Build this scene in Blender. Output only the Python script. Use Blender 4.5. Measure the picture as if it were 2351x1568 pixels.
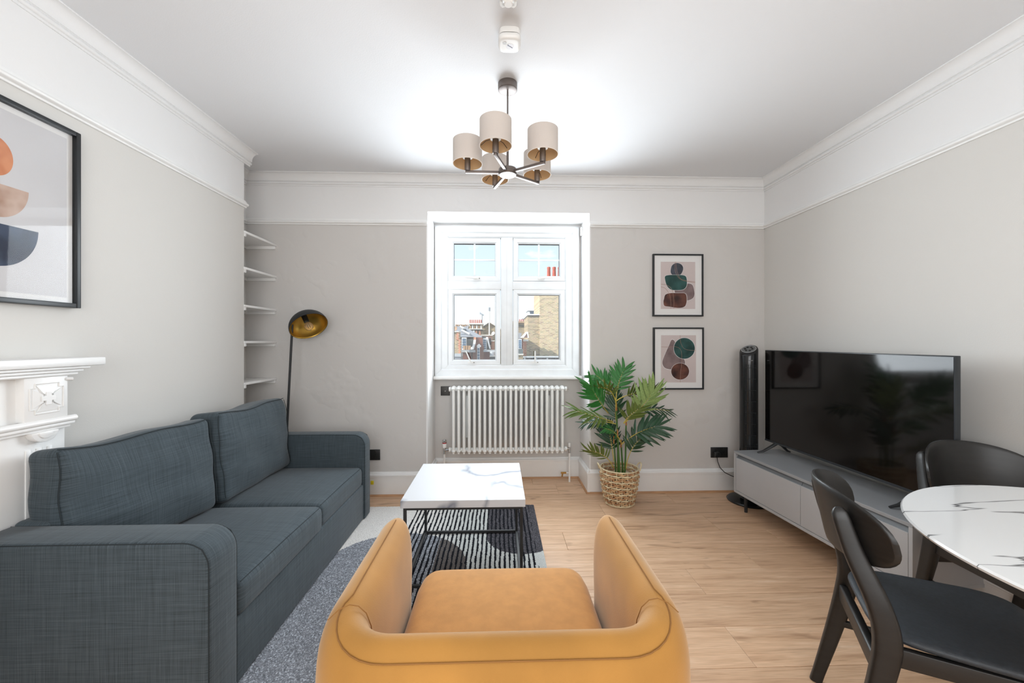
import bpy, bmesh, math, random
from mathutils import Vector, Matrix

for _o in list(bpy.data.objects):
    bpy.data.objects.remove(_o, do_unlink=True)
SC = bpy.context.scene
COL = SC.collection
random.seed(7)
PI = math.pi

# ---------------------------------------------------------------- camera
FPX, CXP, CYP, CAMH = 914.0, 1175.5, 784.0, 1.27      # 14 mm lens on a 36 mm frame, 2351 px wide
YAW = math.atan(29.5 / FPX)
cam_d = bpy.data.cameras.new('camera')
cam_d.sensor_width = 36.0
cam_d.lens = FPX / 2351.0 * 36.0
cam_d.clip_start = 0.05
cam_d.clip_end = 400
cam = bpy.data.objects.new('camera', cam_d)
cam.location = (0, 0, CAMH)
cam.rotation_euler = (PI / 2, 0, -YAW)
COL.objects.link(cam)
SC.camera = cam

# ---------------------------------------------------------------- sky, sun, window daylight, added rear fill, exposure
SC.view_settings.view_transform = 'Standard'
SC.view_settings.look = 'None'
SC.view_settings.exposure = 0.60
SC.view_settings.gamma = 1.0
SC.view_settings.use_curve_mapping = False
SC.cycles.use_light_tree = False
SC.cycles.max_bounces = 7
SC.cycles.diffuse_bounces = 5
SC.cycles.glossy_bounces = 3
SC.cycles.transmission_bounces = 4
SC.cycles.transparent_max_bounces = 8
SC.cycles.caustics_reflective = False
SC.cycles.caustics_refractive = False


def lin(v):
    v = v / 255.0
    return v / 12.92 if v <= 0.04045 else ((v + 0.055) / 1.055) ** 2.4


def C(r, g, b):
    return (lin(r), lin(g), lin(b), 1.0)


world = bpy.data.worlds.new('sky')
SC.world = world
world.use_nodes = True
wn, wl = world.node_tree.nodes, world.node_tree.links
wn.clear()
w_out = wn.new('ShaderNodeOutputWorld')
w_bg = wn.new('ShaderNodeBackground')
w_tc = wn.new('ShaderNodeTexCoord')
w_sep = wn.new('ShaderNodeSeparateXYZ')
w_ramp = wn.new('ShaderNodeValToRGB')
w_ramp.color_ramp.elements[0].position = 0.0
w_ramp.color_ramp.elements[0].color = C(234, 244, 250)
w_ramp.color_ramp.elements[1].position = 0.32
w_ramp.color_ramp.elements[1].color = C(200, 227, 248)
w_map = wn.new('ShaderNodeMapping')
w_map.inputs['Scale'].default_value = (5, 5, 14)
w_noise = wn.new('ShaderNodeTexNoise')
w_noise.inputs['Scale'].default_value = 2.2
w_noise.inputs['Detail'].default_value = 5
w_cr = wn.new('ShaderNodeValToRGB')
w_cr.color_ramp.elements[0].position = 0.60
w_cr.color_ramp.elements[1].position = 0.74
w_mix = wn.new('ShaderNodeMix')
w_mix.data_type = 'RGBA'
wl.new(w_tc.outputs['Generated'], w_sep.inputs[0])
wl.new(w_sep.outputs['Z'], w_ramp.inputs['Fac'])
wl.new(w_tc.outputs['Generated'], w_map.inputs['Vector'])
wl.new(w_map.outputs[0], w_noise.inputs['Vector'])
wl.new(w_noise.outputs['Fac'], w_cr.inputs['Fac'])
wl.new(w_cr.outputs['Color'], w_mix.inputs['Factor'])
wl.new(w_ramp.outputs['Color'], w_mix.inputs['A'])
w_mix.inputs['B'].default_value = C(247, 248, 249)
wl.new(w_mix.outputs['Result'], w_bg.inputs['Color'])
w_bg.inputs['Strength'].default_value = 0.80
wl.new(w_bg.outputs[0], w_out.inputs[0])

sun_d = bpy.data.lights.new('sun', 'SUN')
sun_d.energy = 3.8
sun_d.angle = 0.01
sun_d.color = (1.0, 0.95, 0.87)
sun = bpy.data.objects.new('sun', sun_d)
sun.rotation_euler = Vector((0.85, 0.40, -0.62)).to_track_quat('-Z', 'Y').to_euler()
COL.objects.link(sun)


def area(name, loc, rot, sx, sy, power, color):
    d = bpy.data.lights.new(name, 'AREA')
    d.shape = 'RECTANGLE'
    d.size, d.size_y = sx, sy
    d.energy = power
    d.color = color
    o = bpy.data.objects.new(name, d)
    o.location = loc
    o.rotation_euler = rot
    COL.objects.link(o)
    return o


area('window_daylight', (0.08, 3.615, 1.640), (-PI / 2 - math.radians(2), 0, 0), 1.24, 1.30, 37, (0.86, 0.94, 1.0)).data.spread = math.radians(155)
area('rear_fill', (0.1, -1.34, 1.55), (PI / 2, 0, 0), 2.4, 1.5, 37, (1.0, 0.985, 0.97))  # unseen fill lamp added behind the camera, in an opening made for it


def at(px, py, Y):
    """point of the place that the photograph shows at pixel (px, py), at distance Y"""
    a, b = (px - CXP) / FPX, (CYP - py) / FPX
    c, s = math.cos(YAW), math.sin(YAW)
    dx, dy = a * c + s, -a * s + c
    t = Y / dy
    return Vector((dx * t, Y, CAMH + b * t))


# ---------------------------------------------------------------- mesh helpers
class MB:
    def __init__(self):
        self.v, self.f, self.m = [], [], []

    def add(self, verts, faces, mi=0):
        n = len(self.v)
        self.v += [tuple(p) for p in verts]
        for f in faces:
            self.f.append([i + n for i in f])
            self.m.append(mi)
        return self

    def box(self, x0, x1, y0, y1, z0, z1, mi=0):
        if x0 > x1: x0, x1 = x1, x0
        if y0 > y1: y0, y1 = y1, y0
        if z0 > z1: z0, z1 = z1, z0
        v = [(x0, y0, z0), (x1, y0, z0), (x1, y1, z0), (x0, y1, z0), (x0, y0, z1), (x1, y0, z1), (x1, y1, z1), (x0, y1, z1)]
        f = [(0, 3, 2, 1), (4, 5, 6, 7), (0, 1, 5, 4), (1, 2, 6, 5), (2, 3, 7, 6), (3, 0, 4, 7)]
        return self.add(v, f, mi)

    def prism(self, poly, axis, a, b, mi=0):
        """poly: 2-D outline; axis 'x','y','z' is the extrusion axis from a to b; 2-D coords are the other two axes in order"""
        def p3(p, t):
            return {'x': (t, p[0], p[1]), 'y': (p[0], t, p[1]), 'z': (p[0], p[1], t)}[axis]
        n = len(poly)
        v = [p3(p, a) for p in poly] + [p3(p, b) for p in poly]
        f = [list(range(n))[::-1], list(range(n, 2 * n))]
        for i in range(n):
            j = (i + 1) % n
            f.append((i, j, n + j, n + i))
        return self.add(v, f, mi)

    def tube(self, path, rad, n=8, mi=0, cap=True, flat=None, up=None, closed=False, sq=1.0):
        """tube along path; rad number or list; flat=(a,b) scales the section axes"""
        P = [Vector(p) for p in path]
        m = len(P)
        R = rad if isinstance(rad, (list, tuple)) else [rad] * m
        T = []
        for i in range(m):
            if closed:
                t = P[(i + 1) % m] - P[i - 1]
            else:
                t = P[min(i + 1, m - 1)] - P[max(i - 1, 0)]
            T.append(t.normalized())
        ref = Vector(up) if up else (Vector((0, 0, 1)) if abs(T[0].z) < 0.9 else Vector((1, 0, 0)))
        N = (ref - T[0] * ref.dot(T[0])).normalized()
        verts = []
        for i in range(m):
            if up:
                r2 = Vector(up)
                N2 = r2 - T[i] * r2.dot(T[i])
                N = N2.normalized() if N2.length > 1e-4 else N
            else:
                N = (N - T[i] * N.dot(T[i])).normalized()
            B = T[i].cross(N)
            fa, fb = flat if flat else (1, 1)
            for k in range(n):
                a = 2 * PI * k / n
                ca, sa = math.cos(a), math.sin(a)
                if sq != 1.0: ca, sa = math.copysign(abs(ca) ** sq, ca), math.copysign(abs(sa) ** sq, sa)
                verts.append(P[i] + N * (ca * R[i] * fa) + B * (sa * R[i] * fb))
        faces = []
        for i in range(m if closed else m - 1):
            j = (i + 1) % m
            for k in range(n):
                l = (k + 1) % n
                faces.append((i * n + k, i * n + l, j * n + l, j * n + k))
        if cap and not closed:
            faces.append(list(range(n))[::-1])
            faces.append([(m - 1) * n + k for k in range(n)])
        return self.add(verts, faces, mi)

    def lathe(self, prof, n=24, c=(0, 0, 0), mi=0, M=None):
        """prof: [(r, z)]; revolved about the z axis through c; M optional matrix applied before c"""
        verts, faces = [], []
        for r, z in prof:
            for k in range(n):
                a = 2 * PI * k / n
                p = Vector((r * math.cos(a), r * math.sin(a), z))
                if M: p = M @ p
                verts.append(p + Vector(c))
        for i in range(len(prof) - 1):
            for k in range(n):
                l = (k + 1) % n
                faces.append((i * n + k, i * n + l, (i + 1) * n + l, (i + 1) * n + k))
        if prof[0][0] > 1e-6: faces.append(list(range(n))[::-1])
        if prof[-1][0] > 1e-6: faces.append([(len(prof) - 1) * n + k for k in range(n)])
        return self.add(verts, faces, mi)

    def rbox(self, c, s, r, k=4, inner=6, fn=None, mi=0):
        """rounded box centred on c with size s, edge radius r, smooth grid; fn deforms each point (local coords)"""
        h = [s[0] / 2, s[1] / 2, s[2] / 2]

        def axis(hh):
            e = [(-hh + r * (1 - math.cos(PI / 2 * i / k))) for i in range(k + 1)]
            mid = [(-hh + r) + (2 * hh - 2 * r) * i / inner for i in range(1, inner)]
            return e + mid + [-q for q in e[::-1]]
        ax = [axis(q) for q in h]
        bm = bmesh.new()

        def mapp(p):
            inn = Vector([max(-h[i] + r, min(h[i] - r, p[i])) for i in range(3)])
            d = p - inn
            q = inn + d.normalized() * r if d.length > 1e-9 else p.copy()
            if fn: q = fn(q)
            return q
        for d in range(3):
            u, w = (d + 1) % 3, (d + 2) % 3
            for sg in (-1, 1):
                g = []
                for a in ax[u]:
                    row = []
                    for b in ax[w]:
                        p = Vector((0, 0, 0))
                        p[d] = sg * h[d]
                        p[u] = a
                        p[w] = b
                        row.append(bm.verts.new(mapp(p)))
                    g.append(row)
                for i in range(len(g) - 1):
                    for j in range(len(g[0]) - 1):
                        q = (g[i][j], g[i + 1][j], g[i + 1][j + 1], g[i][j + 1])
                        bm.faces.new(q if sg > 0 else q[::-1])
        bmesh.ops.remove_doubles(bm, verts=bm.verts, dist=1e-5)
        bm.verts.index_update()
        cc = Vector(c)
        self.add([v.co + cc for v in bm.verts], [[v.index for v in f.verts] for f in bm.faces], mi)
        bm.free()
        return self

    def xform(self, M, start=0):
        for i in range(start, len(self.v)):
            self.v[i] = tuple(M @ Vector(self.v[i]))
        return self

    def mesh(self, name, mats, bevel=0, seg=2, smooth=35):
        me = bpy.data.meshes.new(name)
        me.from_pydata(self.v, [], self.f)
        if not isinstance(mats, (list, tuple)): mats = [mats]
        for m in mats: me.materials.append(m)
        me.polygons.foreach_set('material_index', self.m)
        bm = bmesh.new()
        bm.from_mesh(me)
        if bevel:
            bmesh.ops.recalc_face_normals(bm, faces=bm.faces)
            es = [e for e in bm.edges if len(e.link_faces) == 2 and e.calc_face_angle(0) > 0.6]
            bmesh.ops.bevel(bm, geom=es, offset=bevel, segments=seg, affect='EDGES', profile=0.5, clamp_overlap=True)
        bmesh.ops.recalc_face_normals(bm, faces=bm.faces)
        bm.to_mesh(me)
        bm.free()
        if smooth:
            me.polygons.foreach_set('use_smooth', [True] * len(me.polygons))
            me.set_sharp_from_angle(angle=math.radians(smooth))
        me.update()
        return me


def link(name, me, parent=None, label=None, cat=None, group=None, kind=None):
    o = bpy.data.objects.new(name, me)
    COL.objects.link(o)
    if parent is not None:
        o.parent = parent
        if parent.parent is None:
            o.matrix_parent_inverse = parent.matrix_basis.inverted()
    if label: o['label'] = label
    if cat: o['category'] = cat
    if group: o['group'] = group
    if kind: o['kind'] = kind
    return o


def obj(name, mb, mats, parent=None, label=None, cat=None, group=None, kind=None, bevel=0, seg=2, smooth=35):
    return link(name, mb.mesh(name, mats, bevel, seg, smooth), parent, label, cat, group, kind)


def thing(name, loc, label, cat, group=None, kind=None, rotz=0.0):
    o = bpy.data.objects.new(name, None)
    o.empty_display_size = 0.1
    COL.objects.link(o)
    o.location = loc
    o.rotation_euler = (0, 0, rotz)
    o.matrix_basis = Matrix.Translation(Vector(loc)) @ Matrix.Rotation(rotz, 4, 'Z')
    o['label'] = label
    o['category'] = cat
    if group: o['group'] = group
    if kind: o['kind'] = kind
    return o


def lpart(name, mb, mats, parent, label=None, bevel=0, seg=2, smooth=35, sub=False):
    """a part whose mesh is in the local coordinates of its thing"""
    o = bpy.data.objects.new(name, mb.mesh(name, mats, bevel, seg, smooth))
    COL.objects.link(o)
    o.parent = parent
    if label: o['label'] = label
    return o


def copy_tree(src, parent=None):
    c = src.copy()
    COL.objects.link(c)
    if parent is not None:
        c.parent = parent
        c.matrix_parent_inverse = src.matrix_parent_inverse.copy()
    for ch in src.children:
        copy_tree(ch, c)
    return c


# ---------------------------------------------------------------- materials
def nodes(name):
    m = bpy.data.materials.new(name)
    m.use_nodes = True
    nt = m.node_tree
    b = nt.nodes['Principled BSDF']
    return m, nt, b


def N(nt, t, **kw):
    n = nt.nodes.new(t)
    for k, v in kw.items():
        if k in n.inputs: n.inputs[k].default_value = v
        else: setattr(n, k, v)
    return n


def scale_col(c, k):
    return (min(1, c[0] * k), min(1, c[1] * k), min(1, c[2] * k), 1)


def pm(name, base, rough=0.5, metal=0.0, vary=0.05, vscale=6.0, bump=0.0, bscale=150.0, stretch=(1, 1, 1), sheen=0.0, coat=0.0, spec=0.5, col2=None, bdist=0.002, coord='Object'):
    m, nt, b = nodes(name)
    tc = N(nt, 'ShaderNodeTexCoord')
    mp = N(nt, 'ShaderNodeMapping')
    mp.inputs['Scale'].default_value = stretch
    nt.links.new(tc.outputs[coord], mp.inputs['Vector'])
    nz = N(nt, 'ShaderNodeTexNoise', Scale=vscale, Detail=2.0)
    nt.links.new(mp.outputs[0], nz.inputs['Vector'])
    mx = N(nt, 'ShaderNodeMix', data_type='RGBA')
    mx.inputs['A'].default_value = scale_col(base, 1 - vary)
    mx.inputs['B'].default_value = col2 if col2 else scale_col(base, 1 + vary)
    rp = N(nt, 'ShaderNodeValToRGB')
    rp.color_ramp.elements[0].position = 0.33
    rp.color_ramp.elements[1].position = 0.67
    nt.links.new(nz.outputs['Fac'], rp.inputs['Fac'])
    nt.links.new(rp.outputs['Color'], mx.inputs['Factor'])
    nt.links.new(mx.outputs['Result'], b.inputs['Base Color'])
    b.inputs['Roughness'].default_value = rough
    b.inputs['Metallic'].default_value = metal
    b.inputs['Specular IOR Level'].default_value = spec
    if sheen:
        b.inputs['Sheen Weight'].default_value = sheen
        b.inputs['Sheen Roughness'].default_value = 0.4
        b.inputs['Sheen Tint'].default_value = (0.95, 0.85, 0.72, 1)
    if coat:
        b.inputs['Coat Weight'].default_value = coat
        b.inputs['Coat Roughness'].default_value = 0.08
    if bump:
        n2 = N(nt, 'ShaderNodeTexNoise', Scale=bscale, Detail=1.0)
        nt.links.new(mp.outputs[0], n2.inputs['Vector'])
        bp = N(nt, 'ShaderNodeBump', Strength=bump, Distance=bdist)
        nt.links.new(n2.outputs['Fac'], bp.inputs['Height'])
        nt.links.new(bp.outputs[0], b.inputs['Normal'])
    return m


def mat_plaster(name, base, big=0.25):
    """painted plaster: fine roller texture and old lumps"""
    m, nt, b = nodes(name)
    tc = N(nt, 'ShaderNodeTexCoord')
    n0 = N(nt, 'ShaderNodeTexNoise', Scale=1.3, Detail=0.0)
    n1 = N(nt, 'ShaderNodeTexNoise', Scale=170.0, Detail=1.0)
    n2 = N(nt, 'ShaderNodeTexNoise', Scale=5.0, Detail=2.0)
    r2 = N(nt, 'ShaderNodeValToRGB')
    r2.color_ramp.elements[0].position = 0.55
    r2.color_ramp.elements[1].position = 0.72
    for n in (n0, n1, n2): nt.links.new(tc.outputs['Object'], n.inputs['Vector'])
    nt.links.new(n2.outputs['Fac'], r2.inputs['Fac'])
    mx = N(nt, 'ShaderNodeMix', data_type='RGBA')
    mx.inputs['A'].default_value = scale_col(base, 0.975)
    mx.inputs['B'].default_value = scale_col(base, 1.02)
    nt.links.new(n0.outputs['Fac'], mx.inputs['Factor'])
    nt.links.new(mx.outputs['Result'], b.inputs['Base Color'])
    b.inputs['Roughness'].default_value = 0.7
    b.inputs['Specular IOR Level'].default_value = 0.3
    b1 = N(nt, 'ShaderNodeBump', Strength=0.12, Distance=0.002)
    b2 = N(nt, 'ShaderNodeBump', Strength=big, Distance=0.012)
    nt.links.new(n1.outputs['Fac'], b1.inputs['Height'])
    nt.links.new(r2.outputs['Color'], b2.inputs['Height'])
    nt.links.new(b1.outputs[0], b2.inputs['Normal'])
    nt.links.new((b2 if big > 0.1 else b1).outputs[0], b.inputs['Normal'])
    return m


def mat_floor():
    m, nt, b = nodes('oak_plank')
    geo = N(nt, 'ShaderNodeNewGeometry')
    oi = N(nt, 'ShaderNodeObjectInfo')
    off = N(nt, 'ShaderNodeVectorMath', operation='SCALE')
    off.inputs[0].default_value = (7.3, 3.1, 11.7)
    nt.links.new(oi.outputs['Random'], off.inputs['Scale'])
    ad = N(nt, 'ShaderNodeVectorMath', operation='ADD')
    nt.links.new(geo.outputs['Position'], ad.inputs[0])
    nt.links.new(off.outputs[0], ad.inputs[1])
    m1 = N(nt, 'ShaderNodeMapping')
    m1.inputs['Scale'].default_value = (1.1, 14, 14)
    nt.links.new(ad.outputs[0], m1.inputs['Vector'])
    grain = N(nt, 'ShaderNodeTexNoise', Scale=2.2, Detail=5.0, Distortion=0.7)
    nt.links.new(m1.outputs[0], grain.inputs['Vector'])
    m2 = N(nt, 'ShaderNodeMapping')
    m2.inputs['Scale'].default_value = (1.0, 3.2, 3.2)
    nt.links.new(ad.outputs[0], m2.inputs['Vector'])
    knot = N(nt, 'ShaderNodeTexNoise', Scale=2.6, Detail=2.0, Distortion=1.5)
    nt.links.new(m2.outputs[0], knot.inputs['Vector'])
    m3 = N(nt, 'ShaderNodeMapping')
    m3.inputs['Scale'].default_value = (6, 160, 160)
    nt.links.new(ad.outputs[0], m3.inputs['Vector'])
    fine = N(nt, 'ShaderNodeTexNoise', Scale=2.0, Detail=1.0)
    nt.links.new(m3.outputs[0], fine.inputs['Vector'])
    r = N(nt, 'ShaderNodeValToRGB')
    e = r.color_ramp.elements
    e[0].position, e[0].color = 0.25, C(180, 143, 113)
    e[1].position, e[1].color = 0.62, C(217, 182, 150)
    k = e.new(0.43)
    k.color = C(206, 169, 136)
    k = e.new(0.78)
    k.color = C(226, 199, 172)
    nt.links.new(grain.outputs['Fac'], r.inputs['Fac'])
    rk = N(nt, 'ShaderNodeValToRGB')
    rk.color_ramp.elements[0].position, rk.color_ramp.elements[0].color = 0.24, (0.55, 0.5, 0.46, 1)
    rk.color_ramp.elements[1].position, rk.color_ramp.elements[1].color = 0.37, (1, 1, 1, 1)
    nt.links.new(knot.outputs['Fac'], rk.inputs['Fac'])
    x1 = N(nt, 'ShaderNodeMix', data_type='RGBA', blend_type='MULTIPLY')
    x1.inputs['Factor'].default_value = 0.8
    nt.links.new(r.outputs['Color'], x1.inputs['A'])
    nt.links.new(rk.outputs['Color'], x1.inputs['B'])
    rf = N(nt, 'ShaderNodeValToRGB')
    rf.color_ramp.elements[0].position, rf.color_ramp.elements[0].color = 0.3, (0.86, 0.84, 0.82, 1)
    rf.color_ramp.elements[1].position, rf.color_ramp.elements[1].color = 0.6, (1.03, 1.03, 1.03, 1)
    nt.links.new(fine.outputs['Fac'], rf.inputs['Fac'])
    x2 = N(nt, 'ShaderNodeMix', data_type='RGBA', blend_type='MULTIPLY')
    x2.inputs['Factor'].default_value = 1.0
    nt.links.new(x1.outputs['Result'], x2.inputs['A'])
    nt.links.new(rf.outputs['Color'], x2.inputs['B'])
    hs = N(nt, 'ShaderNodeHueSaturation')
    mr = N(nt, 'ShaderNodeMapRange')
    mr.inputs['To Min'].default_value, mr.inputs['To Max'].default_value = 0.93, 1.07
    nt.links.new(oi.outputs['Random'], mr.inputs['Value'])
    nt.links.new(mr.outputs[0], hs.inputs['Value'])
    nt.links.new(x2.outputs['Result'], hs.inputs['Color'])
    nt.links.new(hs.outputs[0], b.inputs['Base Color'])
    b.inputs['Roughness'].default_value = 0.42
    b.inputs['Specular IOR Level'].default_value = 0.4
    bp = N(nt, 'ShaderNodeBump', Strength=0.12, Distance=0.0015)
    nt.links.new(fine.outputs['Fac'], bp.inputs['Height'])
    nt.links.new(bp.outputs[0], b.inputs['Normal'])
    return m


def mat_fabric(name, base, dark, s=1.0, sheen=0.15):
    """woven slub cloth: threads in two directions"""
    m, nt, b = nodes(name)
    tc = N(nt, 'ShaderNodeTexCoord')
    geo = N(nt, 'ShaderNodeNewGeometry')
    ab = N(nt, 'ShaderNodeVectorMath', operation='ABSOLUTE')
    nt.links.new(geo.outputs['Normal'], ab.inputs[0])
    sp = N(nt, 'ShaderNodeSeparateXYZ')
    nt.links.new(ab.outputs[0], sp.inputs[0])
    tot, wsum = None, None
    for ax, st in enumerate(((620, 7, 7), (7, 620, 7), (7, 7, 620))):
        mp = N(nt, 'ShaderNodeMapping')
        mp.inputs['Scale'].default_value = (st[0] * s, st[1] * s, st[2] * s)
        nt.links.new(tc.outputs['Object'], mp.inputs['Vector'])
        nz = N(nt, 'ShaderNodeTexNoise', Scale=1.0, Detail=1.0)
        nt.links.new(mp.outputs[0], nz.inputs['Vector'])
        w = N(nt, 'ShaderNodeMath', operation='SUBTRACT')      # threads run across the face, never along its normal
        w.inputs[0].default_value = 1.02
        nt.links.new(sp.outputs[ax], w.inputs[1])
        w3 = N(nt, 'ShaderNodeMath', operation='POWER')
        w3.inputs[1].default_value = 2.0
        nt.links.new(w.outputs[0], w3.inputs[0])
        mu = N(nt, 'ShaderNodeMath', operation='MULTIPLY')
        nt.links.new(nz.outputs['Fac'], mu.inputs[0])
        nt.links.new(w3.outputs[0], mu.inputs[1])
        if tot is None:
            tot, wsum = mu, w3
        else:
            a1 = N(nt, 'ShaderNodeMath', operation='ADD')
            nt.links.new(tot.outputs[0], a1.inputs[0])
            nt.links.new(mu.outputs[0], a1.inputs[1])
            a2 = N(nt, 'ShaderNodeMath', operation='ADD')
            nt.links.new(wsum.outputs[0], a2.inputs[0])
            nt.links.new(w3.outputs[0], a2.inputs[1])
            tot, wsum = a1, a2
    dv = N(nt, 'ShaderNodeMath', operation='DIVIDE')
    nt.links.new(tot.outputs[0], dv.inputs[0])
    nt.links.new(wsum.outputs[0], dv.inputs[1])
    r = N(nt, 'ShaderNodeValToRGB')
    r.color_ramp.elements[0].position, r.color_ramp.elements[0].color = 0.26, dark
    r.color_ramp.elements[1].position, r.color_ramp.elements[1].color = 0.74, base
    nt.links.new(dv.outputs[0], r.inputs['Fac'])
    nt.links.new(r.outputs['Color'], b.inputs['Base Color'])
    b.inputs['Roughness'].default_value = 0.85
    b.inputs['Specular IOR Level'].default_value = 0.2
    b.inputs['Sheen Weight'].default_value = sheen
    b.inputs['Sheen Roughness'].default_value = 0.45
    bp = N(nt, 'ShaderNodeBump', Strength=0.35, Distance=0.0015)
    nt.links.new(dv.outputs[0], bp.inputs['Height'])
    nt.links.new(bp.outputs[0], b.inputs['Normal'])
    return m


def mat_marble(name, vein, scale, rough, width=0.02, angle=0.6, strength=0.8, tint=(240, 241, 243), stretch=(1, 1, 1), mask=(0.45, 0.62), spec=0.5):
    m, nt, b = nodes(name)
    tc = N(nt, 'ShaderNodeTexCoord')
    mp = N(nt, 'ShaderNodeMapping')
    mp.inputs['Rotation'].default_value = (0.3, 0.2, angle)
    mp.inputs['Scale'].default_value = stretch
    nt.links.new(tc.outputs['Object'], mp.inputs['Vector'])
    nz = N(nt, 'ShaderNodeTexNoise', Scale=scale, Detail=4.0, Distortion=0.35)
    nz.inputs['Roughness'].default_value = 0.45
    nt.links.new(mp.outputs[0], nz.inputs['Vector'])
    sb = N(nt, 'ShaderNodeMath', operation='SUBTRACT')
    sb.inputs[1].default_value = 0.5
    nt.links.new(nz.outputs['Fac'], sb.inputs[0])
    ab = N(nt, 'ShaderNodeMath', operation='ABSOLUTE')
    nt.links.new(sb.outputs[0], ab.inputs[0])
    r = N(nt, 'ShaderNodeValToRGB')
    r.color_ramp.elements[0].position, r.color_ramp.elements[0].color = 0.0, (1, 1, 1, 1)
    r.color_ramp.elements[1].position, r.color_ramp.elements[1].color = width, (0, 0, 0, 1)
    nt.links.new(ab.outputs[0], r.inputs['Fac'])
    n2 = N(nt, 'ShaderNodeTexNoise', Scale=scale * 0.9, Detail=2.0)
    nt.links.new(tc.outputs['Object'], n2.inputs['Vector'])
    r2 = N(nt, 'ShaderNodeValToRGB')
    r2.color_ramp.elements[0].position = mask[0]
    r2.color_ramp.elements[1].position = mask[1]
    nt.links.new(n2.outputs['Fac'], r2.inputs['Fac'])
    mu = N(nt, 'ShaderNodeMath', operation='MULTIPLY')
    nt.links.new(r.outputs['Color'], mu.inputs[0])
    nt.links.new(r2.outputs['Color'], mu.inputs[1])
    ms = N(nt, 'ShaderNodeMath', operation='MULTIPLY')
    ms.inputs[1].default_value = strength
    nt.links.new(mu.outputs[0], ms.inputs[0])
    mx = N(nt, 'ShaderNodeMix', data_type='RGBA')
    mx.inputs['A'].default_value = C(*tint)
    mx.inputs['B'].default_value = vein
    nt.links.new(ms.outputs[0], mx.inputs['Factor'])
    nt.links.new(mx.outputs['Result'], b.inputs['Base Color'])
    b.inputs['Roughness'].default_value = rough
    b.inputs['Specular IOR Level'].default_value = spec
    return m


def mat_brick(name, c1, c2, mortar, scale=1.0, rot=(PI / 2, 0, 0)):
    m, nt, b = nodes(name)
    tc = N(nt, 'ShaderNodeTexCoord')
    mp = N(nt, 'ShaderNodeMapping')
    mp.inputs['Rotation'].default_value = rot
    nt.links.new(tc.outputs['Object'], mp.inputs['Vector'])
    br = N(nt, 'ShaderNodeTexBrick', Scale=scale)
    br.inputs['Color1'].default_value = c1
    br.inputs['Color2'].default_value = c2
    br.inputs['Mortar'].default_value = mortar
    br.inputs['Mortar Size'].default_value = 0.012
    br.inputs['Brick Width'].default_value = 0.225
    br.inputs['Row Height'].default_value = 0.075
    br.inputs['Bias'].default_value = -0.3
    nt.links.new(mp.outputs[0], br.inputs['Vector'])
    nz = N(nt, 'ShaderNodeTexNoise', Scale=5.0, Detail=3.0)
    nt.links.new(tc.outputs['Object'], nz.inputs['Vector'])
    mx = N(nt, 'ShaderNodeMix', data_type='RGBA', blend_type='MULTIPLY')
    mx.inputs['Factor'].default_value = 0.5
    nt.links.new(br.outputs['Color'], mx.inputs['A'])
    nt.links.new(nz.outputs['Color'], mx.inputs['B'])
    mx2 = N(nt, 'ShaderNodeMix', data_type='RGBA')
    mx2.inputs['Factor'].default_value = 0.45
    nt.links.new(br.outputs['Color'], mx2.inputs['A'])
    nt.links.new(mx.outputs['Result'], mx2.inputs['B'])
    nt.links.new(mx2.outputs['Result'], b.inputs['Base Color'])
    b.inputs['Roughness'].default_value = 0.9
    return m


def mat_glass(name, gloss=0.08):
    """thin pane: lets light straight through, mirrors a little"""
    m, nt, b = nodes(name)
    nt.nodes.remove(b)
    out = nt.nodes['Material Output']
    tr = N(nt, 'ShaderNodeBsdfTransparent')
    gl = N(nt, 'ShaderNodeBsdfGlossy')
    gl.inputs['Roughness'].default_value = 0.02
    lw = N(nt, 'ShaderNodeFresnel', IOR=1.35)
    mul = N(nt, 'ShaderNodeMath', operation='MULTIPLY')
    mul.inputs[1].default_value = gloss / 0.04
    nt.links.new(lw.outputs[0], mul.inputs[0])
    mx = N(nt, 'ShaderNodeMixShader')
    nt.links.new(mul.outputs[0], mx.inputs[0])
    nt.links.new(tr.outputs[0], mx.inputs[1])
    nt.links.new(gl.outputs[0], mx.inputs[2])
    nt.links.new(mx.outputs[0], out.inputs[0])
    return m


GREIGE = mat_plaster('greige_wall_paint', C(207, 204, 201), 0.3)
GREIGE_S = mat_plaster('greige_side_wall_paint', C(214, 212, 208), 0.06)
WHITEP = mat_plaster('white_wall_paint', C(232, 232, 232), 0.16)
CEILP = mat_plaster('white_ceiling_paint', C(226, 227, 229), 0.04)
GLOSSW = pm('white_gloss_woodwork', C(236, 236, 235), 0.35, vary=0.02)
UPVC = pm('white_window_plastic', C(228, 231, 233), 0.3, vary=0.03, vscale=9)
FLOORM = mat_floor()
BEADM = pm('oak_beading', C(186, 142, 104), 0.5, vary=0.12, vscale=9, stretch=(1, 1, 6))
GAPM = pm('floor_joint', C(120, 88, 64), 0.8)
SOFAM = mat_fabric('sofa_cloth', C(85, 96, 103), C(44, 53, 58))
PIPEM = pm('sofa_seam', C(38, 46, 50), 0.9)
VELVET = pm('ochre_velvet', C(178, 128, 63), 0.75, vary=0.14, vscale=5, bump=0.25, bscale=420, sheen=0.42, spec=0.2, bdist=0.001)
VSEAT = pm('ochre_seat_cloth_toplit', C(196, 141, 80), 0.8, vary=0.06, vscale=30, bump=0.35, bscale=500, sheen=0.25, spec=0.2, bdist=0.001)  # seat colour lightened to carry the light falling on its top
VSEAM = pm('ochre_seam', C(142, 98, 48), 0.9)
BLACKM = pm('black_powder_coat', C(34, 36, 38), 0.5, vary=0.1)
BLACKW = pm('black_stained_wood', C(25, 24, 23), 0.42, vary=0.2, vscale=12, stretch=(1, 1, 6), bump=0.04, bscale=60)
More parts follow.
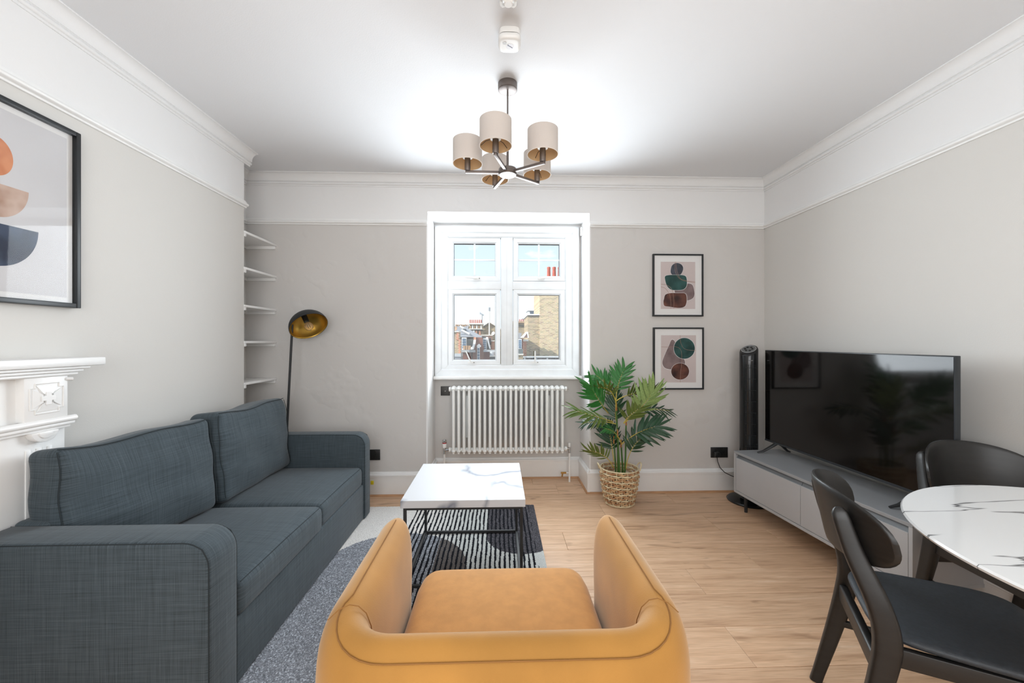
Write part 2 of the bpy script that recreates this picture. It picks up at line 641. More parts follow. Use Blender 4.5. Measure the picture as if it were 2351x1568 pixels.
SEATB = pm('charcoal_seat_leather', C(40, 46, 52), 0.55, vary=0.16, vscale=90, bump=0.3, bscale=300)
TVSCR = pm('tv_glass', C(13, 12, 12), 0.07, vary=0.02, spec=0.36)
TVB = pm('tv_bezel', C(42, 46, 50), 0.35)
GREYL = pm('grey_lacquer', C(176, 177, 179), 0.42, vary=0.015)
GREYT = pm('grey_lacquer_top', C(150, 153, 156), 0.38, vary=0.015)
GREYE = pm('grey_end_panel', C(138, 136, 133), 0.5, vary=0.02)
GREYG = pm('grey_finger_groove', C(104, 108, 112), 0.5)
MARB1 = mat_marble('white_marble_laminate', C(104, 110, 126), 2.2, 0.5, 0.05, 0.7, 0.9, (202, 203, 206), mask=(0.36, 0.56), spec=0.25)
MARB2 = mat_marble('white_marble_glossy', C(46, 48, 52), 2.3, 0.12, 0.012, -0.35, 1.0, (224, 225, 225), (0.55, 3.0, 1), mask=(0.30, 0.46))
CHROME = pm('chrome', C(200, 203, 205), 0.12, 1.0, vary=0.02)
BRASS = pm('brass', C(196, 150, 84), 0.3, 1.0)
BRONZE = pm('brushed_bronze', C(120, 112, 108), 0.46, 0.8, vary=0.06, vscale=30, stretch=(1, 1, 10))
STEEL = pm('satin_nickel', C(182, 182, 184), 0.38, 0.8)
RADW = pm('radiator_enamel', C(238, 239, 237), 0.3, vary=0.02)
SOCKB = pm('black_socket_plate', C(32, 32, 32), 0.4)
PLATEG = pm('gunmetal_plate', C(70, 68, 66), 0.45, 0.3)
PLASTW = pm('white_plastic', C(234, 234, 232), 0.35, vary=0.02)
PLASTG = pm('grey_plastic', C(190, 190, 190), 0.4)
PAPERW = pm('white_mount_card', C(228, 227, 226), 0.8, vary=0.01)
PAPERP = pm('pink_print_paper', C(203, 190, 188), 0.85, vary=0.03, vscale=5)
PAPERG = pm('pale_grey_print_paper', C(205, 204, 206), 0.85, vary=0.02, vscale=4)
GLASSP = mat_glass('picture_glass', 0.006)
GLASSW = mat_glass('window_glass', 0.03)
FRAMEB = pm('black_picture_frame', C(26, 30, 33), 0.4)

# ================================================================ THE SETTING
XL, XR, YB, YF, ZC = -1.825, 2.258, 3.32, -1.3, 2.64
XA, YA = -2.066, 2.91              # alcove side wall, far end of the chimney breast
RX0, RX1, RZ, RY = -0.592, 0.757, 2.347, 3.705   # window recess
RAILZ = 2.25

# floor: slab and single planks
fl = thing('floor', (0, 0, 0), 'pale oak plank floor running across the living room', 'floor', kind='structure')
obj('subfloor', MB().box(XA - 0.1, XR + 0.1, YF, RY, -0.08, -0.0085), GAPM, fl)
joint_x = {0: [1.388, -0.02], 1: [0.778, -0.6], 2: [1.487, 0.1], 3: [0.42, 1.75], 4: [1.472, -0.1], 5: [1.04, -0.4], 6: [0.35, 1.72], 7: [1.004, -0.5]}
row = 0
y1 = 2.637 + 0.2235 * 3
rows = [(RY, y1 + 0.2235), (y1 + 0.2235, y1)]
yy = y1
while yy > YF:
    rows.append((yy, max(YF, yy - 0.2235)))
    yy -= 0.2235
for i, (ya, yb) in enumerate(rows):
    k = i - 2
    if k < 0:
        xs = [RX0 + 0.01, 0.33 + 0.2 * i, RX1 - 0.01]
        if k == -1: xs = [XA, -1.2, 0.2, 1.5, XR]
        if k == -2 or (k == -1 and ya > YB + 0.02): xs = [RX0 + 0.01, 0.3 + 0.2 * i, RX1 - 0.01]
    else:
        base = joint_x.get(k, [random.uniform(-1, 1.6), None])[0]
        xs, x = [], base
        while x > XA: x -= 1.38
        xs = [XA]
        x += 1.38
        while x < XR:
            if x - xs[-1] > 0.05: xs.append(x)
            x += 1.38
        xs.append(XR)
    for a, c_ in zip(xs[:-1], xs[1:]):
        g = 0.0007
        obj('plank', MB().box(a + g, c_ - g, yb + g, ya - g, -0.0085, 0.0), FLOORM, fl, bevel=0.0009, seg=1)

# walls
def wall_mesh(boxes):
    """boxes of (x0,x1,y0,y1,z0,z1, lower material, upper material), split at the picture rail"""
    mb = MB()
    for (x0, x1, y0, y1_, z0, z1, ml, mu) in boxes:
        if z0 < RAILZ < z1:
            mb.box(x0, x1, y0, y1_, z0, RAILZ, ml)
            mb.box(x0, x1, y0, y1_, RAILZ, z1, mu)
        else:
            mb.box(x0, x1, y0, y1_, z0, z1, mu if z0 >= RAILZ else ml)
    return mb


mats = [GREIGE, WHITEP]
wb = thing('wall_back', (0, YB, 0), 'greige plastered back wall with a white frieze above the picture rail', 'wall', kind='structure')
obj('plaster', wall_mesh([(XA - 0.2, RX0 - 0.012, YB, 3.95, -0.08, 2.8, 0, 1), (RX1 + 0.012, XR + 0.2, YB, 3.95, -0.08, 2.8, 0, 1),
                          (RX0 - 0.012, RX1 + 0.012, YB, 3.95, RZ, 2.8, 1, 1)]), mats, wb, smooth=0)
obj('reveal', MB().box(RX0 - 0.012, RX0, YB - 0.0005, 3.95, 0, RZ), WHITEP, wb, smooth=0)
obj('reveal', MB().box(RX1, RX1 + 0.012, YB - 0.0005, 3.95, 0, RZ), WHITEP, wb, smooth=0)
obj('recess_panel', MB().box(RX0, RX1, RY, 3.95, -0.08, 0.925), GREIGE, wb, smooth=0)
mats2 = [GREIGE_S, WHITEP]
link('wall_left', wall_mesh([(XL - 0.6, XL, YF, YA, -0.08, 2.8, 0, 1)]).mesh('wall_left', mats2, smooth=0), None,
     'pale chimney breast wall with white frieze on the left', 'wall', kind='structure')
link('wall_alcove', wall_mesh([(XA - 0.3, XA, YA, YB, -0.08, 2.8, 0, 1)]).mesh('wall_alcove', mats2, smooth=0), None,
     'narrow side wall of the shelved alcove', 'wall', kind='structure')
link('wall_right', wall_mesh([(XR, XR + 0.2, YF, YB, -0.08, 2.8, 0, 1)]).mesh('wall_right', mats2, smooth=0), None,
     'pale greige wall with white frieze behind the television', 'wall', kind='structure')
link('wall_front', wall_mesh([(XL, -1.1, YF - 0.2, YF, -0.08, 2.8, 0, 1), (1.3, XR, YF - 0.2, YF, -0.08, 2.8, 0, 1),
                              (-1.1, 1.3, YF - 0.2, YF, -0.08, 0.8, 0, 0), (-1.1, 1.3, YF - 0.2, YF, 2.3, 2.8, 1, 1)]).mesh('wall_front', mats2, smooth=0), None,
     'wall behind the camera with a wide opening added for fill light', 'wall', kind='structure')  # opening cut for the added rear fill lamp
link('ceiling', MB().box(XA - 0.2, XR + 0.2, YF - 0.2, YB + 0.3, ZC, 2.82).mesh('ceiling', CEILP, smooth=0), None,
     'smooth white painted ceiling', 'ceiling', kind='structure')

# cornice, picture rail, skirting, beading: profiles of (offset from the wall, height)
def arc(cx, cz, r, a0, a1, n):
    return [(cx + r * math.cos(math.radians(a0 + (a1 - a0) * i / n)), cz + r * math.sin(math.radians(a0 + (a1 - a0) * i / n))) for i in range(n + 1)]


CORN = [(0, 2.545), (0.006, 2.545), (0.006, 2.556)] + arc(0.010, 2.565, 0.009, -90, 60, 5) + [(0.012, 2.578), (0.020, 2.580)] + \
       [(0.020 + 0.040 * (1 - math.cos(t * PI / 2 / 6)), 2.584 + 0.050 * math.sin(t * PI / 2 / 6)) for t in range(7)] + [(0.063, 2.634), (0.063, 2.6405), (0, 2.6405)]
RAIL = [(0, 2.228), (0.010, 2.228), (0.011, 2.236), (0.017, 2.238)] + arc(0.017, 2.249, 0.010, -70, 80, 6) + [(0.013, 2.262), (0.012, 2.270), (0.007, 2.272), (0.006, 2.278), (0, 2.278)]
SKIRT = [(0, 0), (0.018, 0), (0.018, 0.150), (0.022, 0.152), (0.023, 0.160)] + arc(0.015, 0.168, 0.010, -40, 70, 5) + [(0.012, 0.180), (0.010, 0.190), (0.004, 0.195), (0, 0.195)]
BEAD = [(0.018, 0)] + arc(0.018, 0, 0.014, 0, 90, 5)


def run_x(prof, y, x0, x1):
    return MB().prism([(y - o, z) for o, z in prof], 'x', x0, x1)


def run_y(prof, x, sgn, y0, y1_):
    return MB().prism([(x + sgn * o, z) for o, z in prof], 'y', y0, y1_)


tn = [0]


def trim(mb, lab, mat=GLOSSW, name=None):
    tn[0] += 1
    link(name or 'trim_%d' % tn[0], mb.mesh('trim', mat, smooth=40), None, lab, 'trim', kind='structure')


trim(run_x(CORN, YB, XA, XR), 'white moulded cornice along the top of the back wall', WHITEP)
trim(run_y(CORN, XL, 1, YF, YA + 0.06), 'white moulded cornice above the fireplace wall', WHITEP)
trim(run_y(CORN, XR, -1, YF, YB), 'white moulded cornice along the right wall', WHITEP)
trim(run_y(CORN, XA, 1, YA, YB), 'short white cornice inside the alcove', WHITEP)
trim(run_x(RAIL, YB, XA, RX0), 'white picture rail on the back wall left of the window')
trim(run_x(RAIL, YB, RX1, XR), 'white picture rail on the back wall right of the window')
trim(run_y(RAIL, XL, 1, YF, YA + 0.012), 'white picture rail on the fireplace wall')
trim(run_y(RAIL, XR, -1, YF, YB), 'white picture rail on the right wall')
trim(run_y(RAIL, XA, 1, YA, YB), 'short white picture rail inside the alcove')
trim(run_x(SKIRT, YB, XA, RX0 + 0.02), 'tall white skirting board left of the window recess', name='baseboard_back_left')
trim(run_x(SKIRT, YB, RX1 - 0.02, XR), 'tall white skirting board right of the window recess', name='baseboard_back_right')
trim(run_x(SKIRT, RY, RX0, RX1), 'white skirting board under the radiator', name='baseboard_recess')
trim(run_y(SKIRT, RX0, 1, YB - 0.022, RY), 'short white skirting on the left reveal', name='baseboard_reveal_left')
trim(run_y(SKIRT, RX1, -1, YB - 0.022, RY), 'short white skirting on the right reveal', name='baseboard_reveal_right')
trim(run_y(SKIRT, XR, -1, YF, YB), 'white skirting board along the right wall', name='baseboard_right')
trim(run_y(SKIRT, XL, 1, 1.80, YA), 'white skirting board on the fireplace wall behind the sofa', name='baseboard_left')
for (mb, l) in ((run_x(BEAD, YB, XA, RX0 + 0.03), 'oak beading at the foot of the back wall left of the recess'),
                (run_x(BEAD, YB, RX1 - 0.03, XR), 'oak beading at the foot of the back wall right of the recess'),
                (run_x(BEAD, RY, RX0, RX1), 'oak beading in the recess under the radiator'),
                (run_y(BEAD, RX0, 1, YB - 0.03, RY), 'oak beading along the left recess side'),
                (run_y(BEAD, RX1, -1, YB - 0.03, RY), 'oak beading along the right recess side'),
                (run_y(BEAD, XR, -1, YF, YB), 'oak beading along the right wall')):
    trim(mb, l, BEADM)

# ---------------------------------------------------------------- window
win = thing('window_1', (0.08, 3.66, 0.95), 'white double casement window with small glazing bars in the top lights', 'window', kind='structure')


def mitre(mb, x0, x1, z0, z1, w, y0, y1_, g=0.0005, lip=0.0):
    """four mitred rails; lip chamfers the inner front edge"""
    O = [(x0, z0), (x1, z0), (x1, z1), (x0, z1)]
    I = [(x0 + w, z0 + w), (x1 - w, z0 + w), (x1 - w, z1 - w), (x0 + w, z1 - w)]
    K = [(x0 + w - lip, z0 + w - lip), (x1 - w + lip, z0 + w - lip), (x1 - w + lip, z1 - w + lip), (x0 + w - lip, z1 - w + lip)]
    for i in range(4):
        j = (i + 1) % 4
        d = Vector((O[j][0] - O[i][0], 0, O[j][1] - O[i][1])).normalized() * g

        def P(p, y, s):
            return (p[0] + s * d.x, y, p[1] + s * d.z)
        v = [P(O[i], y0, 1), P(O[j], y0, -1), P(K[j], y0, -1), P(K[i], y0, 1), P(I[j], y0 + lip, -1), P(I[i], y0 + lip, 1),
             P(O[i], y1_, 1), P(O[j], y1_, -1), P(I[j], y1_, -1), P(I[i], y1_, 1)]
        f = [(0, 1, 2, 3), (3, 2, 4, 5), (5, 4, 8, 9), (6, 9, 8, 7), (0, 6, 7, 1), (1, 7, 8, 4, 2), (0, 3, 5, 9, 6)]
        mb.add(v, f)
    return mb


fr = MB()
mitre(fr, -0.585, 0.735, 0.957, 2.325, 0.062, 3.645, 3.74, lip=0.01)
mitre(fr, -0.527, 0.672, 0.994, 2.287, 0.064, 3.658, 3.73, lip=0.012)
obj('outer_frame', fr, UPVC, win, smooth=30)
# packers beside the frame
obj('side_packer', MB().box(RX0, -0.585, 3.675, 3.74, 0.957, RZ), pm('bare_plaster_strip', C(196, 180, 166), 0.9), win)
obj('side_packer', MB().box(0.735, RX1, 3.675, 3.74, 0.957, RZ), GREIGE, win)
obj('head_packer', MB().box(RX0, RX1, 3.67, 3.74, 2.325, RZ), WHITEP, win)
obj('mullion', MB().box(0.016, 0.125, 3.660, 3.73, 1.05, 2.225), UPVC, win, bevel=0.006)
obj('mullion_joint', MB().box(0.0695, 0.0710, 3.6592, 3.665, 1.05, 2.225), PLASTG, win)
for a, b_ in ((-0.47, 0.018), (0.123, 0.612)):
    obj('transom', MB().box(a, b_, 3.662, 3.73, 1.747, 1.826), UPVC, win, bevel=0.006)
panes = [(-0.466, 0.013, 1.824, 2.221, 1), (0.128, 0.608, 1.826, 2.221, 1), (-0.466, 0.013, 1.054, 1.749, 0), (0.128, 0.608, 1.054, 1.749, 0)]
for (x0, x1, z0, z1, top) in panes:
    s_ = obj('sash', mitre(MB(), x0 + 0.002, x1 - 0.002, z0 + 0.002, z1 - 0.002, 0.048, 3.664, 3.725, lip=0.014), UPVC, win, smooth=30)
    obj('gasket', mitre(MB(), x0 + 0.046, x1 - 0.046, z0 + 0.046, z1 - 0.046, 0.005, 3.682, 3.70), pm('dark_gasket', C(60, 62, 64), 0.7), s_, smooth=0)
    obj('pane', MB().box(x0 + 0.048, x1 - 0.048, 3.692, 3.696, z0 + 0.048, z1 - 0.048), GLASSW, s_, smooth=0)
    if top:
        cx, cz = (x0 + x1) / 2, (z0 + z1) / 2
        obj('glazing_bar', MB().box(cx - 0.008, cx + 0.008, 3.683, 3.691, z0 + 0.05, z1 - 0.05), UPVC, s_, bevel=0.002)
        obj('glazing_bar', MB().box(x0 + 0.05, x1 - 0.05, 3.684, 3.691, cz - 0.008, cz + 0.008), UPVC, s_, bevel=0.002)
    # handle
    cx = (x0 + x1) / 2 + (0.02 if top else -0.03 if x0 < 0 else -0.04)
    hz = z0 + 0.024
    h = MB()
    h.box(cx - 0.030, cx + 0.030, 3.652, 3.666, hz - 0.008, hz + 0.008)
    h.tube([(cx, 3.655, hz), (cx, 3.640, hz)], 0.008, 10)
    if top:
        sg = -1 if x0 < 0 else 1
        h.tube([(cx, 3.640, hz), (cx + sg * 0.03, 3.634, hz + 0.003), (cx + sg * 0.105, 3.632, hz + 0.006)], [0.007, 0.007, 0.006], 8, flat=(1, 0.7))
    else:
        sg = -0.045 if x0 < 0 else 0.0
        h.tube([(cx, 3.640, hz), (cx + sg * 0.3, 3.634, hz + 0.03), (cx + sg, 3.632, hz + 0.105)], [0.007, 0.007, 0.006], 8, flat=(1, 0.7))
    obj('handle', h, PLASTW, s_, bevel=0)
    kx = cx + 0.03
    obj('key_lock', MB().lathe([(0.004, 0), (0.004, 0.004), (0, 0.004)], 10, (kx - 0.004, 3.652, hz), M=Matrix.Rotation(PI / 2, 3, 'X')), BLACKM, s_)
sill = MB().box(RX0, RX1, 3.585, 3.74, 0.926, 0.957)
obj('window_sill', sill, GLOSSW, win, bevel=0.010, seg=3)
# small fittings in the top corners of the reveal
bt = thing('blind_bracket', (0.745, 3.60, 2.25), 'small white blind bracket high on the right reveal', 'bracket')
obj('bracket_plate', MB().box(0.740, 0.757, 3.59, 3.625, 2.235, 2.31), PLASTW, bt, bevel=0.004)
for k in range(4):
    obj('screw_hole', MB().box(0.7392, 0.741, 3.604, 3.610, 2.245 + k * 0.014, 2.249 + k * 0.014), BLACKM, bt)

# ---------------------------------------------------------------- alcove shelves
for i, zt in enumerate((2.064, 1.805, 1.534, 1.274, 0.974)):
    t = thing('alcove_shelf', (XA, YB, zt), ['topmost white alcove shelf just under the picture rail', 'second white alcove shelf from the top',
              'middle white alcove shelf of the five', 'second white alcove shelf from the bottom, edge-on at eye level', 'lowest white alcove shelf above the sofa cushion'][i],
              'shelf', 'white shelves in the alcove')
    obj('board', MB().box(XA, XL + 0.006, YA - 0.004, YB, zt - 0.017, zt), GLOSSW, t, bevel=0.002)
    obj('batten', MB().box(XA, XL - 0.002, YB - 0.02, YB, zt - 0.042, zt - 0.017), GLOSSW, t, bevel=0.001)
    obj('batten', MB().box(XA, XL + 0.004, YA, YA + 0.02, zt - 0.040, zt - 0.017), GLOSSW, t, bevel=0.001)
    obj('batten', MB().box(XA, XA + 0.02, YA + 0.02, YB - 0.02, zt - 0.040, zt - 0.017), GLOSSW, t, bevel=0.001)

# ================================================================ RUG
def rug_mesh():
    x0, x1, y0, y1_ = -0.985, 0.266, 1.366, 3.066
    st = 0.0042
    nx, ny = int((x1 - x0) / st), int((y1_ - y0) / st)
    rnd = random.Random(3)
    wob = [[0] * 40 for _ in range(40)]
    V, F, K = [], [], []
    hts = []
    for j in range(ny + 1):
        for i in range(nx + 1):
            x, y = x0 + (x1 - x0) * i / nx, y0 + (y1_ - y0) * j / ny
            edge = i in (0, nx) or j in (0, ny)
            V.append((x + (0 if edge else rnd.uniform(-.0018, .0018)), y + (0 if edge else rnd.uniform(-.0018, .0018)), 0.0105 + rnd.uniform(-.0016, .0016)))
    cream, pale, grey, taupe, char, black = C(226, 224, 221), C(199, 202, 200), C(138, 142, 149), C(104, 99, 97), C(80, 79, 84), C(30, 31, 37)
    for j in range(ny):
        for i in range(nx):
            x, y = x0 + (x1 - x0) * (i + .5) / nx, y0 + (y1_ - y0) * (j + .5) / ny
            r = rnd.random()
            jx, jy = x + rnd.uniform(-.003, .003), y + rnd.uniform(-.003, .003)
            inA = (jx + .60) ** 2 + (jy - 2.215) ** 2 < .42 ** 2 or (jy < 2.215 and abs(jx + .60) < .42)
            inC = jx > -.080 and ((jx - .145) ** 2 + (jy - 2.58) ** 2 < .225 ** 2 or jy > 2.58)
            if inA:
                if jx > -.372: col, sp = taupe, .12
                else: col, sp = grey, .42
            elif inC: col, sp = char, .38
            else:
                t = min(1, max(0, (jx + .50) / .25))
                col, sp = tuple(cream[q] * (1 - t) + pale[q] * t for q in range(3)) + (1,), .05
            if -.622 < x < .222:
                ph = ((x + 0.0014 * math.sin(y * 23 + x * 9) + .64) / .0278) % 1.0
                if ph < .40: col, sp = black, .25
            k = 1 + sp * (r * 2 - 1) * 1.0
            if sp > .3 and r > .86: k += .5
            F.append((j * (nx + 1) + i, j * (nx + 1) + i + 1, (j + 1) * (nx + 1) + i + 1, (j + 1) * (nx + 1) + i))
            K.append((col[0] * k, col[1] * k, col[2] * k, 1))
    # skirt down to the floor
    ring = [i for i in range(nx + 1)] + [j * (nx + 1) + nx for j in range(1, ny + 1)] + [ny * (nx + 1) + i for i in range(nx - 1, -1, -1)] + [j * (nx + 1) for j in range(ny - 1, 0, -1)]
    b0 = len(V)
    for i in ring: V.append((V[i][0], V[i][1], 0.0005))
    m = len(ring)
    for k in range(m):
        l = (k + 1) % m
        F.append((ring[k], b0 + k, b0 + l, ring[l]))
        K.append(C(188, 186, 182))
    me = bpy.data.meshes.new('rug')
    me.from_pydata(V, [], F)
    ca = me.color_attributes.new('tuft', 'FLOAT_COLOR', 'CORNER')
    flat = []
    for p, c_ in zip(me.polygons, K): flat += list(c_) * p.loop_total
    ca.data.foreach_set('color', flat)
    m_, nt, b = nodes('rug_pile')
    at_ = N(nt, 'ShaderNodeAttribute', attribute_name='tuft')
    nt.links.new(at_.outputs['Color'], b.inputs['Base Color'])
    b.inputs['Roughness'].default_value = 0.95
    b.inputs['Specular IOR Level'].default_value = 0.1
    tc = N(nt, 'ShaderNodeTexCoord')
    nz = N(nt, 'ShaderNodeTexNoise', Scale=420.0, Detail=2.0)
    nt.links.new(tc.outputs['Object'], nz.inputs['Vector'])
    bp = N(nt, 'ShaderNodeBump', Strength=0.7, Distance=0.004)
    nt.links.new(nz.outputs['Fac'], bp.inputs['Height'])
    nt.links.new(bp.outputs[0], b.inputs['Normal'])
    me.materials.append(m_)
    return me


link('rug', rug_mesh(), None, 'grey and cream rug with black stripes and overlapping arches under the coffee table', 'rug')

# ================================================================ SOFA
sofa = thing('sofa', (-1.34, 2.14, 0), 'two-seat blue-grey cloth sofa against the fireplace wall', 'sofa')
SX0, SX1 = -1.735, -0.946


def arm_profile(zt, r):
    p = [(SX0, 0.0135), (SX1, 0.0135)]
    p += [(SX1 - r + r * math.cos(a * PI / 2 / 8), zt - r + r * math.sin(a * PI / 2 / 8)) for a in range(9)]
    p += [(SX0, zt)]
    return p


for (ya, yb) in ((1.33, 1.476), (2.841, 2.957)):
    a = obj('arm', MB().prism(arm_profile(0.615, 0.085), 'y', ya, yb), SOFAM, sofa, bevel=0.014, seg=3, smooth=50)
    for ys in (ya + 0.004, yb - 0.004):
        path = [(x, ys, z) for x, z in arm_profile(0.613, 0.085)[1:]]
        path = [(SX1 - 0.004, ys, 0.04)] + [(x - 0.004 if i < 4 else x, ys, z - (0.003 if i > 4 else 0)) for i, (x, z) in enumerate(arm_profile(0.613, 0.085)[2:])]
        obj('seam', MB().tube(path, 0.0022, 6), PIPEM, a)
obj('base', MB().box(SX0 + 0.02, SX1 - 0.012, 1.47, 2.847, 0.0135, 0.262), SOFAM, sofa, bevel=0.012, seg=3)
obj('base_seam', MB().tube([(SX1 - 0.0125, 1.478, 0.04), (SX1 - 0.0125, 1.478, 0.24)], 0.002, 6), PIPEM, sofa)
obj('back_frame', MB().box(SX0, SX0 + 0.13, 1.47, 2.847, 0.0135, 0.625), SOFAM, sofa, bevel=0.02, seg=3)
for sx in (SX0 + 0.06, SX1 - 0.08):
    for sy in (1.40, 2.90):
        obj('foot', MB().lathe([(0.02, 0.0), (0.024, 0.03)], 12, (sx, sy, 0.0)), BLACKM, sofa)


def puff(h, amt, pow_=2):
    def f(q):
        u = (1 - min(1, abs(q.y) / h[1]) ** 2.2) * (1 - min(1, abs(q.x) / h[0]) ** 2.2)
        q = q.copy()
        q.z += math.copysign(1, q.z) * amt * u * (1 if q.z > 0 else .2)
        return q
    return f


for (ya, yb, fx, zt) in ((1.482, 2.172, 0.0, 0.0), (2.176, 2.838, -0.016, -0.004)):
    sx = 0.66
    c_ = ((SX1 + 0.004 + fx) - sx / 2, (ya + yb) / 2, 0.325 + zt)
    cu = obj('seat_cushion', MB().rbox(c_, (sx, yb - ya, 0.135), 0.034, 4, 10, puff((sx / 2, (yb - ya) / 2, .07), 0.022)), SOFAM, sofa, smooth=60)
    x1 = SX1 + 0.004 + fx - 0.012
    obj('seam', MB().tube([(x1, ya + 0.02, 0.385 + zt), (x1, (ya + yb) / 2, 0.389 + zt), (x1, yb - 0.02, 0.385 + zt)], 0.0018, 6), PIPEM, cu)


def back_cushion(ya, yb, zb, zt, thick, x_front, lean, seed, yaw=0.0):
    w, hgt = yb - ya, zt - zb
    rnd = random.Random(seed)
    ph = [rnd.uniform(0, 6) for _ in range(6)]

    def f(q):
        q = q.copy()
        u, v_ = q.y / (w / 2), q.z / (hgt / 2)
        belly = (1 - min(1, abs(u)) ** 3) * (1 - min(1, abs(v_)) ** 3)
        q.x += math.copysign(1, q.x) * 0.030 * belly
        # sagging and creases
        q.z += 0.012 * (abs(u) ** 3) * (1 if v_ > 0 else 0) + 0.006 * math.sin(u * 5 + ph[0]) * max(0, v_)
        q.x += 0.004 * math.sin(u * 7 + v_ * 3 + ph[1]) + 0.003 * math.sin(v_ * 9 + u * 2 + ph[2])
        q.y += 0.006 * math.sin(v_ * 4 + ph[3]) * u
        return q
    mb = MB().rbox((0, 0, 0), (thick, w, hgt), 0.036, 4, 14, f)
    M = Matrix.Translation((x_front - thick / 2 - math.sin(lean) * hgt / 2, (ya + yb) / 2, (zb + zt) / 2)) @ Matrix.Rotation(yaw, 4, 'Z') @ Matrix.Rotation(-lean, 4, 'Y')
    mb.xform(M)
    o = obj('back_cushion', mb, SOFAM, sofa, smooth=60)
    pts = []
    for t in range(21):
        u = -0.97 + 1.94 * t / 20
        q = f(Vector((thick / 2 - 0.006, u * w / 2, hgt / 2 - 0.012)))
        pts.append(M @ (q + Vector((0.002, 0, 0.004))))
    obj('seam', MB().tube(pts, 0.0022, 6), PIPEM, o)
    for sgn in (-1, 1):
        pts = []
        for t in range(15):
            v_ = 0.92 - 1.8 * t / 14
            q = f(Vector((thick / 2 - 0.006, sgn * (w / 2 - 0.010), v_ * hgt / 2)))
            pts.append(M @ (q + Vector((0.002, sgn * 0.003, 0))))
        obj('seam', MB().tube(pts, 0.0020, 6), PIPEM, o)


back_cushion(1.488, 2.150, 0.400, 0.862, 0.140, -1.500, 0.13, 1, -0.13)
back_cushion(2.156, 2.832, 0.400, 0.872, 0.165, -1.448, 0.10, 2)

# ================================================================ COFFEE TABLE
ct = thing('coffee_table', (-0.18, 2.335, 0.012), 'square coffee table with white marble-look top on a black wire-thin frame', 'table')
TX0, TX1, TY0, TY1, TZ = -0.500, 0.134, 2.030, 2.645, 0.463
obj('tabletop', MB().box(TX0, TX1, TY0, TY1, TZ - 0.038, TZ), MARB1, ct, bevel=0.0012, seg=1)
q = 0.015
for x in (TX0 + 0.012, TX1 - 0.012 - q):
    for y in (TY0 + 0.012, TY1 - 0.012 - q):
        obj('leg', MB().box(x, x + q, y, y + q, 0.012, TZ - 0.038), BLACKM, ct, bevel=0.001, seg=1)
for z in (0.012, TZ - 0.038 - q):
    for y in (TY0 + 0.012, TY1 - 0.012 - q):
        obj('rail', MB().box(TX0 + 0.012 + q, TX1 - 0.012 - q, y, y + q, z, z + q), BLACKM, ct, bevel=0.001, seg=1)
    for x in (TX0 + 0.012, TX1 - 0.012 - q):
        obj('rail', MB().box(x, x + q, TY0 + 0.012 + q, TY1 - 0.012 - q, z, z + q), BLACKM, ct, bevel=0.001, seg=1)

# ================================================================ ARMCHAIR
AC = (0.014, 0, 0)
ac = thing('armchair', (0.014, 1.08, 0), 'ochre velvet tub armchair seen from behind', 'armchair')
HW, RB, FR, RC = 0.354, 0.788, 1.285, 0.122      # half width of the wall's centre line, rear, front, corner radius
stn = []
stn_y = [FR - i * (FR - RB - RC) / 8 for i in range(9)]
for y in stn_y: stn.append((-HW, y, -1, 0))
for i in range(1, 10):
    a = PI + i * PI / 2 / 10
    stn.append((-HW + RC + RC * math.cos(a), RB + RC + RC * math.sin(a), math.cos(a), math.sin(a)))
for i in range(13):
    stn.append((-HW + RC + i * 2 * (HW - RC) / 12, RB, 0, -1))
for i in range(1, 10):
    a = 1.5 * PI + i * PI / 2 / 10
    stn.append((HW - RC + RC * math.cos(a), RB + RC + RC * math.sin(a), math.cos(a), math.sin(a)))
for y in stn_y[::-1]: stn.append((HW, y, 1, 0))
APR = [(-0.050, 0.11), (-0.056, 0.30), (-0.058, 0.46), (-0.060, 0.54), (-0.059, 0.60), (-0.054, 0.642), (-0.044, 0.672), (-0.028, 0.691), (-0.010, 0.698), (0.012, 0.692),
       (0.033, 0.675), (0.048, 0.645), (0.056, 0.605), (0.058, 0.54), (0.058, 0.40), (0.056, 0.25), (0.050, 0.11)]
# front caps: the section shrinks and rounds over the arm's end
cap_n = 6
full = []
for i in range(cap_n, 0, -1):
    t = i / cap_n * PI / 2
    full.append((stn[0], math.sin(t), math.cos(t)))
for s_ in stn: full.append((s_, 0.0, 1.0))
for i in range(1, cap_n + 1):
    t = i / cap_n * PI / 2
    full.append((stn[-1], math.sin(t), math.cos(t)))
verts, faces = [], []
for (x, y, nx, ny), ext, sc in full:
    k = 0.30 + 0.70 * sc ** 0.8
    for (o, z) in APR:
        zz = 0.11 + (z - 0.11) * (0.915 + 0.085 * sc ** 0.4) if z > 0.3 else z
        yy = y + ext * 0.055
        if z > 0.5: zz -= 0.012 * max(0.0, -ny) ** 0.7
        # backrest of the tub sits a touch lower than the arms
        verts.append((AC[0] + x + nx * o * k, yy + ny * o, zz))
npf = len(APR)
for i in range(len(full) - 1):
    for j in range(npf - 1):
        faces.append((i * npf + j, i * npf + j + 1, (i + 1) * npf + j + 1, (i + 1) * npf + j))
    faces.append((i * npf + npf - 1, i * npf, (i + 1) * npf, (i + 1) * npf + npf - 1))
faces.append(list(range(npf)))
faces.append([(len(full) - 1) * npf + j for j in range(npf)])
shell = MB()
shell.add(verts, faces)
sh = obj('shell', shell, VELVET, ac, smooth=75)
sh_mod = sh.modifiers.new('smooth', 'SUBSURF')
sh_mod.levels = sh_mod.render_levels = 1
def ridge_at(x, y, nx, ny):
    t = max(0.0, -ny) ** 0.7
    k, f = (8, 2 * t) if t < 0.5 else (9, 2 * t - 1)
    o = APR[k][0] * (1 - f) + APR[k + 1][0] * f + 0.0012 * t
    z = APR[k][1] * (1 - f) + APR[k + 1][1] * f - 0.012 * t + 0.0006
    return (AC[0] + x + nx * o, y + ny * o, z)


